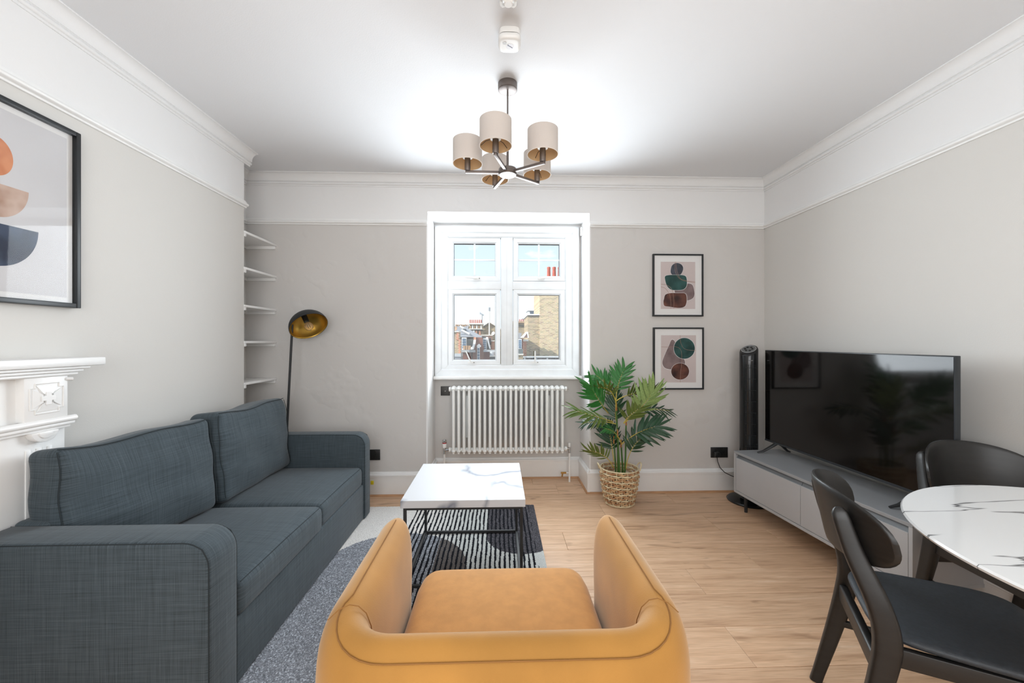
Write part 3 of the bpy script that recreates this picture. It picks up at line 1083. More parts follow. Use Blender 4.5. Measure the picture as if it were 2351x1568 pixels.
rid = [ridge_at(*s4) for s4 in stn]
obj('ridge_seam', MB().tube(rid, 0.0014, 6), VSEAM, sh)
for ci in (10, len(stn) - 11):
    x, y, nx, ny = stn[ci]
    pts = [(AC[0] + x + nx * (o + 0.0), y + ny * (o + 0.0), z + 0.0004) for (o, z) in APR[8:11]]
    obj('corner_seam', MB().tube(pts, 0.0011, 6), VSEAM, sh)
    pts = [(AC[0] + x + nx * o, y + ny * o, z + 0.0004) for (o, z) in APR[4:9]]
    obj('corner_seam', MB().tube(pts, 0.0012, 6), VSEAM, sh)
_pf = puff((.288, .292, .07), 0.014)


def seat_round(q):
    q = _pf(q)
    if q.y > 0.20: q.x *= 1 - 0.13 * ((q.y - 0.20) / 0.092) ** 2
    return q


obj('seat_cushion', MB().rbox((AC[0], 1.143, 0.405), (0.576, 0.584, 0.135), 0.055, 5, 10, seat_round), VSEAT, ac, smooth=60)
obj('base', MB().box(AC[0] - 0.29, AC[0] + 0.29, 0.84, 1.36, 0.11, 0.345), VELVET, ac, bevel=0.02, seg=3)
for sx in (-0.30, 0.30):
    for sy in (0.85, 1.28):
        obj('leg', MB().lathe([(0.012, 0.0), (0.018, 0.11)], 12, (AC[0] + sx, sy, 0.0)), BLACKM, ac)

# ================================================================ TV STAND
A0, B0 = Vector((1.780, 2.965, 0)), Vector((1.868, 1.740, 0))
tdir = (B0 - A0).normalized()
SL, SD = (B0 - A0).length, 0.375
ang = math.atan2(tdir.y, tdir.x)
# local frame: x along the front from the far end, y to the wall (left-hand side of x)
ts = thing('tv_stand', A0, 'long low grey lacquered television stand on black legs', 'cabinet', rotz=ang)
ZT, ZB_ = 0.443, 0.132
th = 0.018
# local y positive is to the left of tdir: tdir points to -Y, its left is +X, towards the wall
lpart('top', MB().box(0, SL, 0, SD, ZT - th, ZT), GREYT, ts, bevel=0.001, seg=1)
lpart('bottom_panel', MB().box(0, SL, 0, SD, ZB_, ZB_ + th), GREYL, ts, bevel=0.001, seg=1)
lpart('side_panel', MB().box(0, th, 0, SD, ZB_ + th, ZT - th), GREYL, ts, bevel=0.001, seg=1)
lpart('side_panel', MB().box(SL - th, SL, 0, SD, ZB_ + th, ZT - th), [GREYL], ts, bevel=0.001, seg=1)
lpart('back_panel', MB().box(th, SL - th, SD - 0.01, SD, ZB_ + th, ZT - th), GREYE, ts)
lpart('inner_face', MB().box(th, SL - th, 0.03, 0.04, ZB_ + th, ZT - th), GREYG, ts)
mid = SL / 2 - 0.004
for a, b_ in ((th + 0.003, mid - 0.0015), (mid + 0.0015, SL - th - 0.003)):
    d_ = lpart('door', MB().box(a, b_, 0.002, 0.020, ZB_ + th + 0.003, ZT - th - 0.030), GREYL, ts, bevel=0.001, seg=1)
    lpart('finger_groove', MB().prism([(0.008, ZT - th - 0.034), (0.022, ZT - th - 0.006), (0.030, ZT - th - 0.006), (0.030, ZT - th - 0.034)], 'x', a, b_), GREYG, d_)
for x in (0.065, SL - 0.065):
    for y in (0.05, SD - 0.05):
        lpart('leg', MB().lathe([(0.011, 0), (0.012, ZB_)], 14, (x, y, 0)), BLACKM, ts)

# ================================================================ TELEVISION
tvl, tvr = Vector((2.035, 2.985, 0)), Vector((2.062, 1.735, 0))
td = (tvr - tvl).normalized()
TL = (tvr - tvl).length
tv = thing('television', (tvl + tvr) / 2 + Vector((0, 0, ZT)), 'large flat black television standing on the grey stand', 'television', rotz=math.atan2(td.y, td.x))
# local: x towards the camera end, y to the wall, z above the stand top
zb, zt_ = 0.072, 0.762
lpart('casing', MB().box(-TL / 2, TL / 2, 0.0, 0.028, zb, zt_), TVB, tv, bevel=0.003)
lpart('rear_housing', MB().box(-TL * 0.3, TL * 0.3, 0.028, 0.070, zb + 0.02, zb + 0.42), TVB, tv, bevel=0.012)
lpart('screen', MB().box(-TL / 2 + 0.006, TL / 2 - 0.006, -0.0012, 0.0, zb + 0.014, zt_ - 0.006), TVSCR, tv)
lpart('bottom_bezel', MB().box(-TL / 2 + 0.002, TL / 2 - 0.002, -0.003, 0.0, zb, zb + 0.013), TVB, tv, bevel=0.001, seg=1)
for sx in (-TL / 2 + 0.115, TL / 2 - 0.16):
    ft = MB()
    ft.tube([(sx, 0.014, zb + 0.008), (sx, -0.02, zb - 0.012), (sx - 0.012, -0.085, 0.018), (sx - 0.02, -0.125, 0.006)], [0.013, 0.013, 0.010, 0.006], 8, flat=(0.8, 1.1))
    ft.tube([(sx, 0.014, zb + 0.008), (sx, 0.048, zb - 0.012), (sx - 0.012, 0.095, 0.018), (sx - 0.02, 0.125, 0.006)], [0.013, 0.013, 0.010, 0.006], 8, flat=(0.8, 1.1))
    lpart('foot', ft, BLACKM, tv)

# ================================================================ TOWER FAN
FX, FY = 1.985, 3.105
fan = thing('tower_fan', (FX, FY, 0), 'tall black tower fan on a round glossy base in the corner behind the television', 'fan')
FANB = pm('black_gloss_plastic', C(20, 22, 24), 0.2)
FANG = pm('fan_grille_plastic', C(30, 32, 34), 0.45)
obj('base', MB().lathe([(0.155, 0.0), (0.158, 0.008), (0.150, 0.016), (0.06, 0.026), (0.04, 0.05), (0, 0.05)], 40, (FX, FY, 0)), FANB, fan)
fdir = math.radians(205)      # the grille looks towards the room


def fan_ring(z, k=1.0, n=36):
    return [(FX + math.cos(2 * PI * i / n) * 0.066 * k, FY + math.sin(2 * PI * i / n) * 0.064 * k, z) for i in range(n)]


bv, bf = [], []
nn = 36
fz = [0.045, 0.06, 1.10]
sl = Vector((math.cos(fdir), math.sin(fdir), 0))
for z in fz: bv += fan_ring(z)
for k, dz in ((1.0, 0.0), (0.95, 0.010), (0.86, 0.014)):
    for p in fan_ring(0, k):
        d_ = (Vector(p) - Vector((FX, FY, 0))).dot(Vector((-0.75, -0.66, 0)))
        bv.append((p[0], p[1], 1.193 - d_ * 0.62 + dz))
for r_ in range(5):
    for i in range(nn):
        j = (i + 1) % nn
        bf.append((r_ * nn + i, r_ * nn + j, (r_ + 1) * nn + j, (r_ + 1) * nn + i))
bf.append(list(range(5 * nn, 6 * nn)))
mbf = MB()
mbf.add(bv, bf)
obj('body', mbf, FANB, fan, smooth=50)
# control dial on the slanted top
tn_ = Vector((-0.75 * 0.62, -0.66 * 0.62, 1)).normalized()
Rm = tn_.to_track_quat('Z', 'Y').to_matrix()
ctr = Vector((FX, FY, 1.193 + 0.0150))
obj('control_panel', MB().lathe([(0.050, -0.002), (0.050, 0.002), (0.045, 0.003), (0, 0.003)], 30, ctr, M=Rm), pm('fan_panel_grey', C(96, 98, 98), 0.4), fan)
obj('panel_ring', MB().tube([ctr + Rm @ Vector((0.051 * math.cos(2 * PI * i / 40), 0.051 * math.sin(2 * PI * i / 40), 0.002)) for i in range(40)], 0.0025, 6, closed=True), STEEL, fan)
for i in range(6):
    a = 2 * PI * i / 6
    obj('button', MB().lathe([(0.008, 0), (0.008, 0.006), (0, 0.006)], 12, ctr + Rm @ Vector((0.026 * math.cos(a), 0.026 * math.sin(a), 0.001)), M=Rm), FANB, fan)
# grille: upright bars and cross ribs over the left front of the body
for k in range(7):
    a = math.radians(216 + k * 11)
    x, y = FX + math.cos(a) * 0.0665, FY + math.sin(a) * 0.0645
    obj('grille_bar', MB().tube([(x, y, 0.28), (x, y, 1.09)], 0.0022, 6), FANG, fan)
for k in range(9):
    z = 0.36 + k * 0.088
    pts = [(FX + math.cos(math.radians(214 + q_ * 6)) * 0.0672, FY + math.sin(math.radians(214 + q_ * 6)) * 0.0652, z) for q_ in range(13)]
    obj('grille_rib', MB().tube(pts, 0.0022, 6), FANG, fan)
a0 = math.radians(240)
lg = MB()
for k in range(8):
    a = a0 + math.radians(k * 3)
    lg.box(FX + math.cos(a) * 0.0665 - 0.0012, FX + math.cos(a) * 0.0665 + 0.0012, FY + math.sin(a) * 0.0655 - 0.0012, FY + math.sin(a) * 0.0655 + 0.0012, 1.118, 1.118 + (0.006 if k % 3 else 0.008))
obj('maker_mark', lg, STEEL, fan, label='tiny silver lettering')
vt = MB()
for k in range(5):
    for q_ in range(4):
        a = math.radians(283 + q_ * 7)
        vt.box(FX + math.cos(a) * 0.066 - 0.003, FX + math.cos(a) * 0.066 + 0.003, FY + math.sin(a) * 0.0645 - 0.001, FY + math.sin(a) * 0.0645 + 0.001, 0.44 + k * 0.007, 0.443 + k * 0.007)
obj('side_vent', vt, FANG, fan)

# ================================================================ DINING TABLE
DT = Vector((1.672, 0.822, 0))
dt = thing('dining_table', DT, 'round dining table with glossy white marble top on a black pedestal', 'table')
lpart('tabletop', MB().lathe([(0.0, 0.733), (0.545, 0.733), (0.562, 0.740), (0.566, 0.747), (0.562, 0.752), (0.0, 0.752)], 96), MARB2, dt)
lpart('pedestal', MB().lathe([(0.06, 0.72), (0.04, 0.66), (0.035, 0.12), (0.06, 0.05), (0.20, 0.02), (0.22, 0.0)], 32), BLACKM, dt)
lpart('top_plate', MB().lathe([(0.16, 0.722), (0.16, 0.733)], 32), BLACKM, dt)


# ================================================================ DINING CHAIRS (local: x forward, y left)
def make_chair(loc, rot, label):
    t = thing('dining_chair', loc, label, 'chair', 'black dining chairs at the marble table', rotz=rot)
    W = 0.198

    def panel_u(v, z):
        return -0.125 * (1 - (abs(v) / 0.225) ** 2) + 0.008 - (z - 0.70) * 0.20
    # backrest: curved plywood panel with rounded ends
    nv, nz = 28, 10
    vs = []
    fs = []
    for side in (0, 1):
        for i in range(nv + 1):
            s = -1 + 2 * i / nv
            v = 0.222 * math.sin(s * PI / 2) * (1.0 if abs(s) < 1 else 1.0)
            hh = 0.100 * (max(0.0, 1 - abs(v / 0.2225) ** 3.2)) ** 0.42 + 0.004
            zc = 0.722 - 0.012 * (v / 0.222) ** 2
            for j in range(nz + 1):
                z = zc + hh * math.sin((-1 + 2 * j / nz) * PI / 2)
                th_ = 0.0075 * (1 - (abs(-1 + 2 * j / nz)) ** 6 * 0.6)
                u = panel_u(v, z) + (th_ if side else -th_)
                vs.append((u, v, z))
    o2 = (nv + 1) * (nz + 1)
    for i in range(nv):
        for j in range(nz):
            a = i * (nz + 1) + j
            fs.append((a, a + nz + 1, a + nz + 2, a + 1))
            fs.append((o2 + a, o2 + a + 1, o2 + a + nz + 2, o2 + a + nz + 1))
    for i in range(nv):
        for j in (0, nz):
            a = i * (nz + 1) + j
            fs.append((a, a + nz + 1, o2 + a + nz + 1, o2 + a))
    for i in (0, nv):
        for j in range(nz):
            a = i * (nz + 1) + j
            fs.append((a, a + 1, o2 + a + 1, o2 + a))
    mb = MB()
    mb.add(vs, fs)
    lpart('backrest', mb, BLACKW, t, smooth=50)
    for s in (-1, 1):
        # rear leg: foot behind, knee forward at the seat, top behind the backrest
        key = [(-0.105, W + 0.004, 0.0), (-0.055, W + 0.002, 0.20), (-0.020, W, 0.36), (-0.010, W - 0.004, 0.45), (-0.028, W - 0.010, 0.54), (-0.076, W - 0.030, 0.66), (-0.106, W - 0.044, 0.765), (-0.110, W - 0.046, 0.780)]
        pts = []
        for i in range(len(key) - 1):
            p0, p1, p2, p3 = [Vector(key[max(0, min(len(key) - 1, i + d))]) for d in (-1, 0, 1, 2)]
            for q_ in range(4):
                tt = q_ / 4
                pts.append(0.5 * ((2 * p1) + (-p0 + p2) * tt + (2 * p0 - 5 * p1 + 4 * p2 - p3) * tt ** 2 + (-p0 + 3 * p1 - 3 * p2 + p3) * tt ** 3))
        pts.append(Vector(key[-1]))
        pts = [Vector((p.x, p.y * s, p.z)) for p in pts]
        rad = []
        for p in pts:
            z = p.z
            r = 0.017 + 0.012 * max(0, 1 - abs(z - 0.44) / 0.40)
            if z > 0.755: r *= math.sqrt(max(0.04, 1 - ((z - 0.755) / 0.0255) ** 2))
            rad.append(r)
        # squarish section: eight points with flattened axes
        lg_ = lpart('rear_leg', MB().tube(pts, rad, 20, flat=(1.1, 0.70), up=(1, 0, 0), sq=0.55), BLACKW, t, smooth=60)
        for zb_ in (0.72, 0.66):
            uu = -0.092 - (zb_ - 0.72) * 0.29
            lpart('bolt', MB().lathe([(0.0045, 0), (0.0045, 0.004), (0.002, 0.006), (0, 0.006)], 10, (uu - 0.018, s * (W - 0.037 - (zb_ - 0.72) * 0.1 + 0.012 * s * 0), zb_), M=Matrix.Rotation(-PI / 2, 3, 'Y')), CHROME, lg_)
        lpart('front_leg', MB().tube([(0.385, s * 0.200, 0.0), (0.372, s * 0.190, 0.22), (0.362, s * 0.180, 0.435)], [0.013, 0.018, 0.022], 12, flat=(1, 1)), BLACKW, t)
        lpart('side_rail', MB().prism([(-0.012, 0.385), (0.36, 0.395), (0.36, 0.437), (-0.012, 0.437)], 'y', s * (W - 0.012), s * (W + 0.008)), BLACKW, t, bevel=0.003)
        lpart('stretcher', MB().box(-0.05, 0.37, s * (W - 0.006) - 0.008, s * (W - 0.006) + 0.008, 0.235, 0.257), BLACKW, t, bevel=0.003)
    lpart('front_rail', MB().box(0.350, 0.370, -0.18, 0.18, 0.392, 0.437), BLACKW, t, bevel=0.003)
    lpart('rear_rail', MB().box(-0.040, -0.014, -W + 0.01, W - 0.01, 0.335, 0.392), BLACKW, t, bevel=0.008, seg=3)
    # seat pad: rounded plan, wider at the front

    def seat_f(q_):
        q_ = q_.copy()
        u = (q_.x + 0.215) / 0.43
        q_.y *= 0.90 + 0.12 * u
        q_.x += 0.03 * (1 - (q_.y / 0.22) ** 2) * (1 if u > .5 else -0.6) * abs(u - .5) * 2
        q_.z += -0.012 * (1 - (q_.y / 0.22) ** 2) * (1 - (2 * u - 1) ** 2) * (1 if q_.z > 0 else 0)
        return q_
    mb = MB()
    nseg = 48
    lev = [(0.0, 0.93), (0.006, 0.985), (0.014, 1.0), (0.022, 0.985), (0.029, 0.94), (0.030, 0.8), (0.029, 0.55), (0.028, 0.3)]
    vv, ff = [], []
    for (z, k) in lev:
        for i in range(nseg):
            a = 2 * PI * i / nseg
            ca, sa = math.cos(a), math.sin(a)
            e = 0.42
            x = math.copysign(abs(ca) ** e, ca) * 0.218
            y = math.copysign(abs(sa) ** e, sa) * 0.212
            y *= 0.93 + 0.10 * (x + 0.218) / 0.436
            dip = -0.010 * (1 - (k * y / 0.22) ** 2) * (1 - (k * x / 0.22) ** 2) if z > 0.015 else 0
            vv.append((0.185 + x * k, y * k, 0.437 + z + dip))
    vv.append((0.185, 0, 0.437 + 0.018))
    vv.append((0.185, 0, 0.437))
    for r_ in range(len(lev) - 1):
        for i in range(nseg):
            j = (i + 1) % nseg
            ff.append((r_ * nseg + i, r_ * nseg + j, (r_ + 1) * nseg + j, (r_ + 1) * nseg + i))
    L_ = (len(lev) - 1) * nseg
    for i in range(nseg):
        j = (i + 1) % nseg
        ff.append((L_ + i, L_ + j, len(vv) - 2))
        ff.append((j, i, len(vv) - 1))
    mb.add(vv, ff)
    lpart('seat', mb, SEATB, t, smooth=50)
    return t


ch1 = make_chair((1.175, 1.227, 0), math.radians(-30), 'black wooden dining chair in the foreground, back turned to the sofa')
ch2 = copy_tree(ch1)
ch2.location = (2.022, 1.590, 0)
ch2.rotation_euler = (0, 0, math.radians(-97))
ch2['label'] = 'black wooden dining chair tucked under the far side of the marble table'

# ================================================================ FIREPLACE SURROUND
fp = thing('fireplace_surround', (XL, 1.05, 0), 'white carved fireplace surround with mantel shelf behind the sofa', 'fireplace')
MY0, MY1 = 0.42, 1.665
ms = obj('mantel_shelf', MB().box(XL, -1.683, MY0 - 0.10, MY1 + 0.097, 1.171, 1.205), GLOSSW, fp, bevel=0.006, seg=2)
for i, (xo, z0, z1, e) in enumerate(((-1.695, 1.160, 1.171, 0.045), (-1.705, 1.148, 1.160, 0.028), (-1.713, 1.136, 1.148, 0.014))):
    obj('bed_moulding', MB().box(XL, xo, MY0 - e, MY1 + e, z0, z1), GLOSSW, fp, bevel=0.004)
obj('frieze_panel', MB().box(XL, -1.775, MY0 + 0.24, MY1 - 0.25, 0.93, 1.136), GLOSSW, fp, bevel=0.003)
for side, (ya, yb) in (('r', (MY1 - 0.255, MY1)), ('l', (MY0, MY0 + 0.255))):
    pl = obj('pilaster', MB().box(XL, -1.752, ya, yb, 0.02, 1.136), GLOSSW, fp, bevel=0.004)
    obj('pilaster_base', MB().box(XL, -1.740, ya - 0.008, yb + 0.008, 0.0, 0.16), GLOSSW, fp, bevel=0.004)
    by0, by1 = (yb - 0.165, yb - 0.018)
    bl = obj('carved_block', MB().box(-1.76, -1.722, by0, by1, 0.972, 1.136), GLOSSW, fp, bevel=0.003)
    cy_, cz_ = (by0 + by1) / 2, 1.055
    # sunk cross with stepped outline
    a_, b_ = 0.056, 0.040
    step = [(-a_, -b_), (-b_, -b_), (-b_, -a_), (b_, -a_), (b_, -b_), (a_, -b_), (a_, b_), (b_, b_), (b_, a_), (-b_, a_), (-b_, b_), (-a_, b_)]
    obj('carved_border', MB().tube([(-1.7215, cy_ + p[0], cz_ + p[1]) for p in step], 0.0028, 6, closed=True), GLOSSW, bl)
    for (dy, dz) in ((1, 0), (-1, 0), (0, 1), (0, -1)):
        w1, w2, r0, r1 = 0.016, 0.036, 0.018, 0.050
        if dy: pts2 = [(dy * r0, -w1), (dy * r1, -w2), (dy * r1, w2), (dy * r0, w1)]
        else: pts2 = [(-w1, dz * r0), (-w2, dz * r1), (w2, dz * r1), (w1, dz * r0)]
        wd = MB()
        vv = [(-1.722, cy_ + p[0], cz_ + p[1]) for p in pts2]
        hi = [(-1.715 if i in (0, 3) else -1.7205, cy_ + p[0] * .96, cz_ + p[1] * .96) for i, p in enumerate(pts2)]
        wd.add(vv + hi, [(0, 1, 2, 3), (4, 5, 6, 7), (0, 1, 5, 4), (1, 2, 6, 5), (2, 3, 7, 6), (3, 0, 4, 7)])
        obj('carved_wedge', wd, GLOSSW, bl, smooth=0)
    c1, c2 = 0.024, 0.009
    cross = [(-c1, -c2), (-c2, -c2), (-c2, -c1), (c2, -c1), (c2, -c2), (c1, -c2), (c1, c2), (c2, c2), (c2, c1), (-c2, c1), (-c2, c2), (-c1, c2)]
    obj('carved_cross', MB().prism([(cy_ + p[0], cz_ + p[1]) for p in cross], 'x', -1.723, -1.7135), GLOSSW, bl, smooth=0)
    obj('carved_lug', MB().tube([(-1.724, by1 - 0.006, 1.122), (-1.716, by1 + 0.012, 1.120)], 0.007, 8), GLOSSW, bl)
    # torus moulding below the block
    obj('torus_moulding', MB().box(XL, -1.722, ya, yb + 0.010, 0.940, 0.952), GLOSSW, fp, bevel=0.002)
    obj('torus_moulding', MB().tube([(-1.728, ya, 0.962), (-1.728, yb + 0.014, 0.962)], 0.013, 12), GLOSSW, fp)
    obj('fillet', MB().box(XL, -1.736, ya, yb + 0.004, 0.928, 0.940), GLOSSW, fp)
    # half-round drop with a rosette
    hr = MB().prism([(cy_ + 0.046 * math.cos(PI + PI * i / 14), 0.928 + 0.040 * math.sin(PI + PI * i / 14)) for i in range(15)], 'x', -1.752, -1.726)
    dr = obj('carved_drop', hr, GLOSSW, fp, bevel=0.003)
    obj('carved_rosette', MB().prism([(cy_ + 0.024 * math.cos(PI + PI * i / 10), 0.924 + 0.022 * math.sin(PI + PI * i / 10)) for i in range(11)], 'x', -1.727, -1.7225), GLOSSW, dr, bevel=0.0015)
    for k in range(3):
        yf = cy_ - 0.036 + k * 0.036
        obj('flute', MB().box(-1.753, -1.7485, yf - 0.009, yf + 0.009, 0.20, 0.865), GLOSSW, fp, bevel=0.002)
obj('hearth_opening', MB().box(XL - 0.002, XL + 0.02, MY0 + 0.255, MY1 - 0.255, 0.02, 0.93), pm('firebox_black', C(30, 30, 30), 0.7), fp)

# ================================================================ FLOOR LAMP
lamp = thing('floor_lamp', (-1.652, 3.10, 0), 'black arc floor lamp with gold-lined dome shade behind the sofa arm', 'lamp')
LY = 3.10
obj('base', MB().lathe([(0.11, 0.0), (0.112, 0.012), (0.105, 0.018), (0.02, 0.024), (0, 0.024)], 36, (-1.652, LY, 0)), BLACKM, lamp)
obj('pole', MB().tube([(-1.652, LY, 0.02), (-1.622, LY, 0.617), (-1.586, LY, 1.325), (-1.582, LY, 1.40)], 0.0085, 12), BLACKM, lamp)
GOLD = pm('gold_lining', C(176, 140, 62), 0.32, 0.75, vary=0.08)
sc_ = Vector((-1.453, LY - 0.01, 1.385))
axis = Vector((-0.52, 0.42, 0.72)).normalized()
Rl = axis.to_track_quat('Z', 'Y').to_matrix()
R0 = 0.139
prof_o = [(R0 * math.cos(i * PI / 2 / 12), R0 * 0.86 * math.sin(i * PI / 2 / 12)) for i in range(13)]
prof_i = [(r * 0.985, z * 0.985) for r, z in prof_o]
dome = MB()
dome.lathe([(max(r, 0), z) for r, z in prof_o[:-1]] + [(0.0, R0 * 0.86)], 40, sc_, 0, Rl)
dome.lathe([(max(r, 0), z) for r, z in prof_i[:-1]] + [(0.0, R0 * 0.86 * 0.985)], 40, sc_, 1, Rl)
# drop the flat end caps that lathe makes on an open rim
dm = bpy.data.meshes.new('shade')
keep = [(f, m_) for f, m_ in zip(dome.f, dome.m) if len(f) == 4]
n_ = 40
top_ring = []
fs_ = [f for f, _ in keep] + [(k, (k + 1) % n_, 13 * n_ + (k + 1) % n_, 13 * n_ + k) for k in range(n_)]
dm.from_pydata([tuple(v) for v in dome.v], [], fs_)
dm.materials.append(BLACKM)
dm.materials.append(GOLD)
dm.polygons.foreach_set('material_index', [m_ for _, m_ in keep] + [0] * n_)
dm.polygons.foreach_set('use_smooth', [True] * len(dm.polygons))
dm.update()
shade = link('shade', dm, lamp, label='black dome shade lined in gold')
obj('bulb_holder', MB().lathe([(0.019, 0.050), (0.021, 0.112)], 16, sc_, M=Rl), BLACKM, lamp)
bulb_m, bnt, bb = nodes('clear_bulb')
bb.inputs['Base Color'].default_value = C(246, 236, 214)
bb.inputs['Roughness'].default_value = 0.05
bb.inputs['Transmission Weight'].default_value = 0.85
bb.inputs['IOR'].default_value = 1.12
bl_ = obj('bulb', MB().lathe([(0.012, 0.052), (0.016, 0.038), (0.028, 0.018), (0.032, 0.0), (0.028, -0.017), (0.016, -0.028), (0.0, -0.032)], 20, sc_, M=Rl), bulb_m, lamp, smooth=80)
fil = MB()
for k in range(4):
    a = k * PI / 2
    fil.tube([sc_ + Rl @ Vector((0.009 * math.cos(a), 0.009 * math.sin(a), -0.014)), sc_ + Rl @ Vector((0.006 * math.cos(a), 0.006 * math.sin(a), 0.022))], 0.0012, 5)
obj('filament', fil, pm('amber_filament', C(224, 142, 52), 0.4), bl_)

# ================================================================ CHANDELIER
CHX, CHY = 0.045, 2.115
cd = thing('chandelier', (CHX, CHY, 2.64), 'five-arm brushed bronze ceiling light with beige drum shades', 'ceiling light')
SH_O = pm('beige_lampshade', C(206, 197, 190), 0.8, vary=0.03, bump=0.2, bscale=260, sheen=0.2)
SH_I = pm('tan_shade_lining', C(206, 172, 130), 0.8, vary=0.03)
obj('ceiling_rose', MB().lathe([(0.0505, 2.6398), (0.0515, 2.628), (0.0505, 2.605), (0.046, 2.602), (0, 2.602)], 36, (CHX, CHY, 0)), BRONZE, cd, bevel=0)
obj('rod', MB().lathe([(0.0045, 2.60), (0.0045, 2.46)], 12, (CHX, CHY, 0)), BRONZE, cd)
obj('rod_collar', MB().lathe([(0.0075, 2.462), (0.0075, 2.432), (0.006, 2.430)], 12, (CHX, CHY, 0)), STEEL, cd)
obj('rod', MB().lathe([(0.0062, 2.431), (0.0062, 2.175)], 12, (CHX, CHY, 0)), BRONZE, cd)
obj('hub', MB().lathe([(0.030, 2.190), (0.046, 2.186), (0.048, 2.182), (0.048, 2.158), (0.045, 2.154), (0, 2.154)], 32, (CHX, CHY, 0)), BRONZE, cd)
obj('hub_cap', MB().lathe([(0.043, 2.154), (0.043, 2.1525), (0, 2.1525)], 32, (CHX, CHY, 0)), STEEL, cd)
for k in range(5):
    a = math.radians(181 + 72 * k)
    ca, sa = math.cos(a), math.sin(a)
    ex, ey = CHX + 0.212 * ca, CHY + 0.212 * sa
    arm = MB().box(0.040, 0.224, -0.008, 0.008, 2.160, 2.173)
    arm.xform(Matrix.Translation((CHX, CHY, 0)) @ Matrix.Rotation(a, 4, 'Z'))
    am = obj('arm', arm, BRONZE, cd, bevel=0.002)
    obj('lamp_holder', MB().lathe([(0.0145, 2.172), (0.0155, 2.176), (0.0155, 2.243), (0.0145, 2.246), (0, 2.246)], 20, (ex, ey, 0)), BRONZE, am)
    obj('holder_ring', MB().lathe([(0.0165, 2.238), (0.026, 2.240), (0.026, 2.243), (0.0165, 2.244)], 20, (ex, ey, 0)), PLASTW, am)
    z0, z1, r0, r1 = 2.208, 2.333, 0.0770, 0.0770
    n_ = 40
    v_, f_, mi = [], [], []
    rings = [(r0, z0), (r1, z1), (r1 - 0.0016, z1), (r0 - 0.0016, z0)]
    for (r, z) in rings:
        v_ += [(ex + r * math.cos(2 * PI * i / n_), ey + r * math.sin(2 * PI * i / n_), z) for i in range(n_)]
    sm = MB()
    for q_ in range(4):
        w_ = (q_ + 1) % 4
        sm.f += [[q_ * n_ + i, q_ * n_ + (i + 1) % n_, w_ * n_ + (i + 1) % n_, w_ * n_ + i] for i in range(n_)]
        sm.m += [1 if q_ == 2 else 0] * n_
    sm.v = v_
    sd = obj('shade', sm, [SH_O, SH_I], am)
    obj('hem', MB().tube([(ex + (r0 + 0.0004) * math.cos(2 * PI * i / 40), ey + (r0 + 0.0004) * math.sin(2 * PI * i / 40), z0 + 0.001) for i in range(40)], 0.0018, 6, closed=True), pm('shade_hem', C(226, 217, 208), 0.8), am)
    for w_ in range(3):
        b_ = a + 0.5 + w_ * 2 * PI / 3
        obj('spider_wire', MB().tube([(ex + 0.020 * math.cos(b_), ey + 0.020 * math.sin(b_), 2.244), (ex + 0.05 * math.cos(b_), ey + 0.05 * math.sin(b_), 2.240), (ex + 0.0755 * math.cos(b_), ey + 0.0755 * math.sin(b_), 2.222)], 0.0014, 5), BLACKM, am)

# ================================================================ CEILING DETECTORS
sdx, sdy = 0.046, 1.775
sd = thing('smoke_alarm', (sdx, sdy, 2.64), 'square rounded white smoke alarm on the ceiling in front of the chandelier', 'smoke alarm')


def squircle(r, n=48, e=0.55):
    out = []
    for i in range(n):
        a = 2 * PI * i / n
        c_, s_ = math.cos(a), math.sin(a)
        out.append((math.copysign(abs(c_) ** e, c_) * r, math.copysign(abs(s_) ** e, s_) * r))
    return out


def sq_stack(levels, n=48):
    mb = MB()
    v, f = [], []
    for r, z in levels: v += [(sdx + x, sdy + y, z) for x, y in squircle(r, n)]
    for i in range(len(levels) - 1):
        for k in range(n):
            l = (k + 1) % n
            f.append((i * n + k, i * n + l, (i + 1) * n + l, (i + 1) * n + k))
    f.append(list(range((len(levels) - 1) * n, len(levels) * n)))
    f.append(list(range(n)))
    mb.add(v, f)
    return mb


obj('mount', sq_stack([(0.0475, 2.6398), (0.0485, 2.618), (0.0475, 2.616)]), PLASTW, sd, smooth=50)
obj('vent_gap', sq_stack([(0.0455, 2.617), (0.0455, 2.611)]), pm('dark_vent', C(70, 62, 54), 0.8), sd)
obj('body', sq_stack([(0.0490, 2.612), (0.0505, 2.609), (0.0505, 2.600), (0.0480, 2.592), (0.0420, 2.588), (0.036, 2.5875), (0.010, 2.5875)]), PLASTW, sd, smooth=50)
obj('test_button', MB().lathe([(0.0088, 2.588), (0.0088, 2.586), (0, 2.586)], 20, (sdx - 0.022, sdy - 0.018, 0)), PLASTG, sd)
stk = obj('sticker', MB().lathe([(0.018, 2.5876), (0.018, 2.5868), (0, 2.5868)], 28, (sdx + 0.002, sdy + 0.003, 0)), pm('sticker_silver', C(222, 222, 226), 0.4), sd)
lt = MB()
for k in range(7):
    t = -0.010 + k * 0.0032
    hgt = 0.0022 if k else 0.0034
    lt.box(sdx + 0.003 + t - 0.0012, sdx + 0.003 + t + 0.0012, sdy + 0.002 + t * 0.75 - hgt, sdy + 0.002 + t * 0.75 + hgt, 2.5862, 2.5869)
obj('lettering', lt, pm('navy_ink', C(44, 56, 96), 0.6), stk)
hdx, hdy = 0.036, 1.555
hd = thing('heat_detector', (hdx, hdy, 2.64), 'round white heat detector with four curved fins at the top edge of the view', 'detector')
obj('base', MB().lathe([(0.046, 2.6398), (0.047, 2.628), (0.040, 2.620), (0.030, 2.616), (0, 2.616)], 36, (hdx, hdy, 0)), PLASTW, hd)
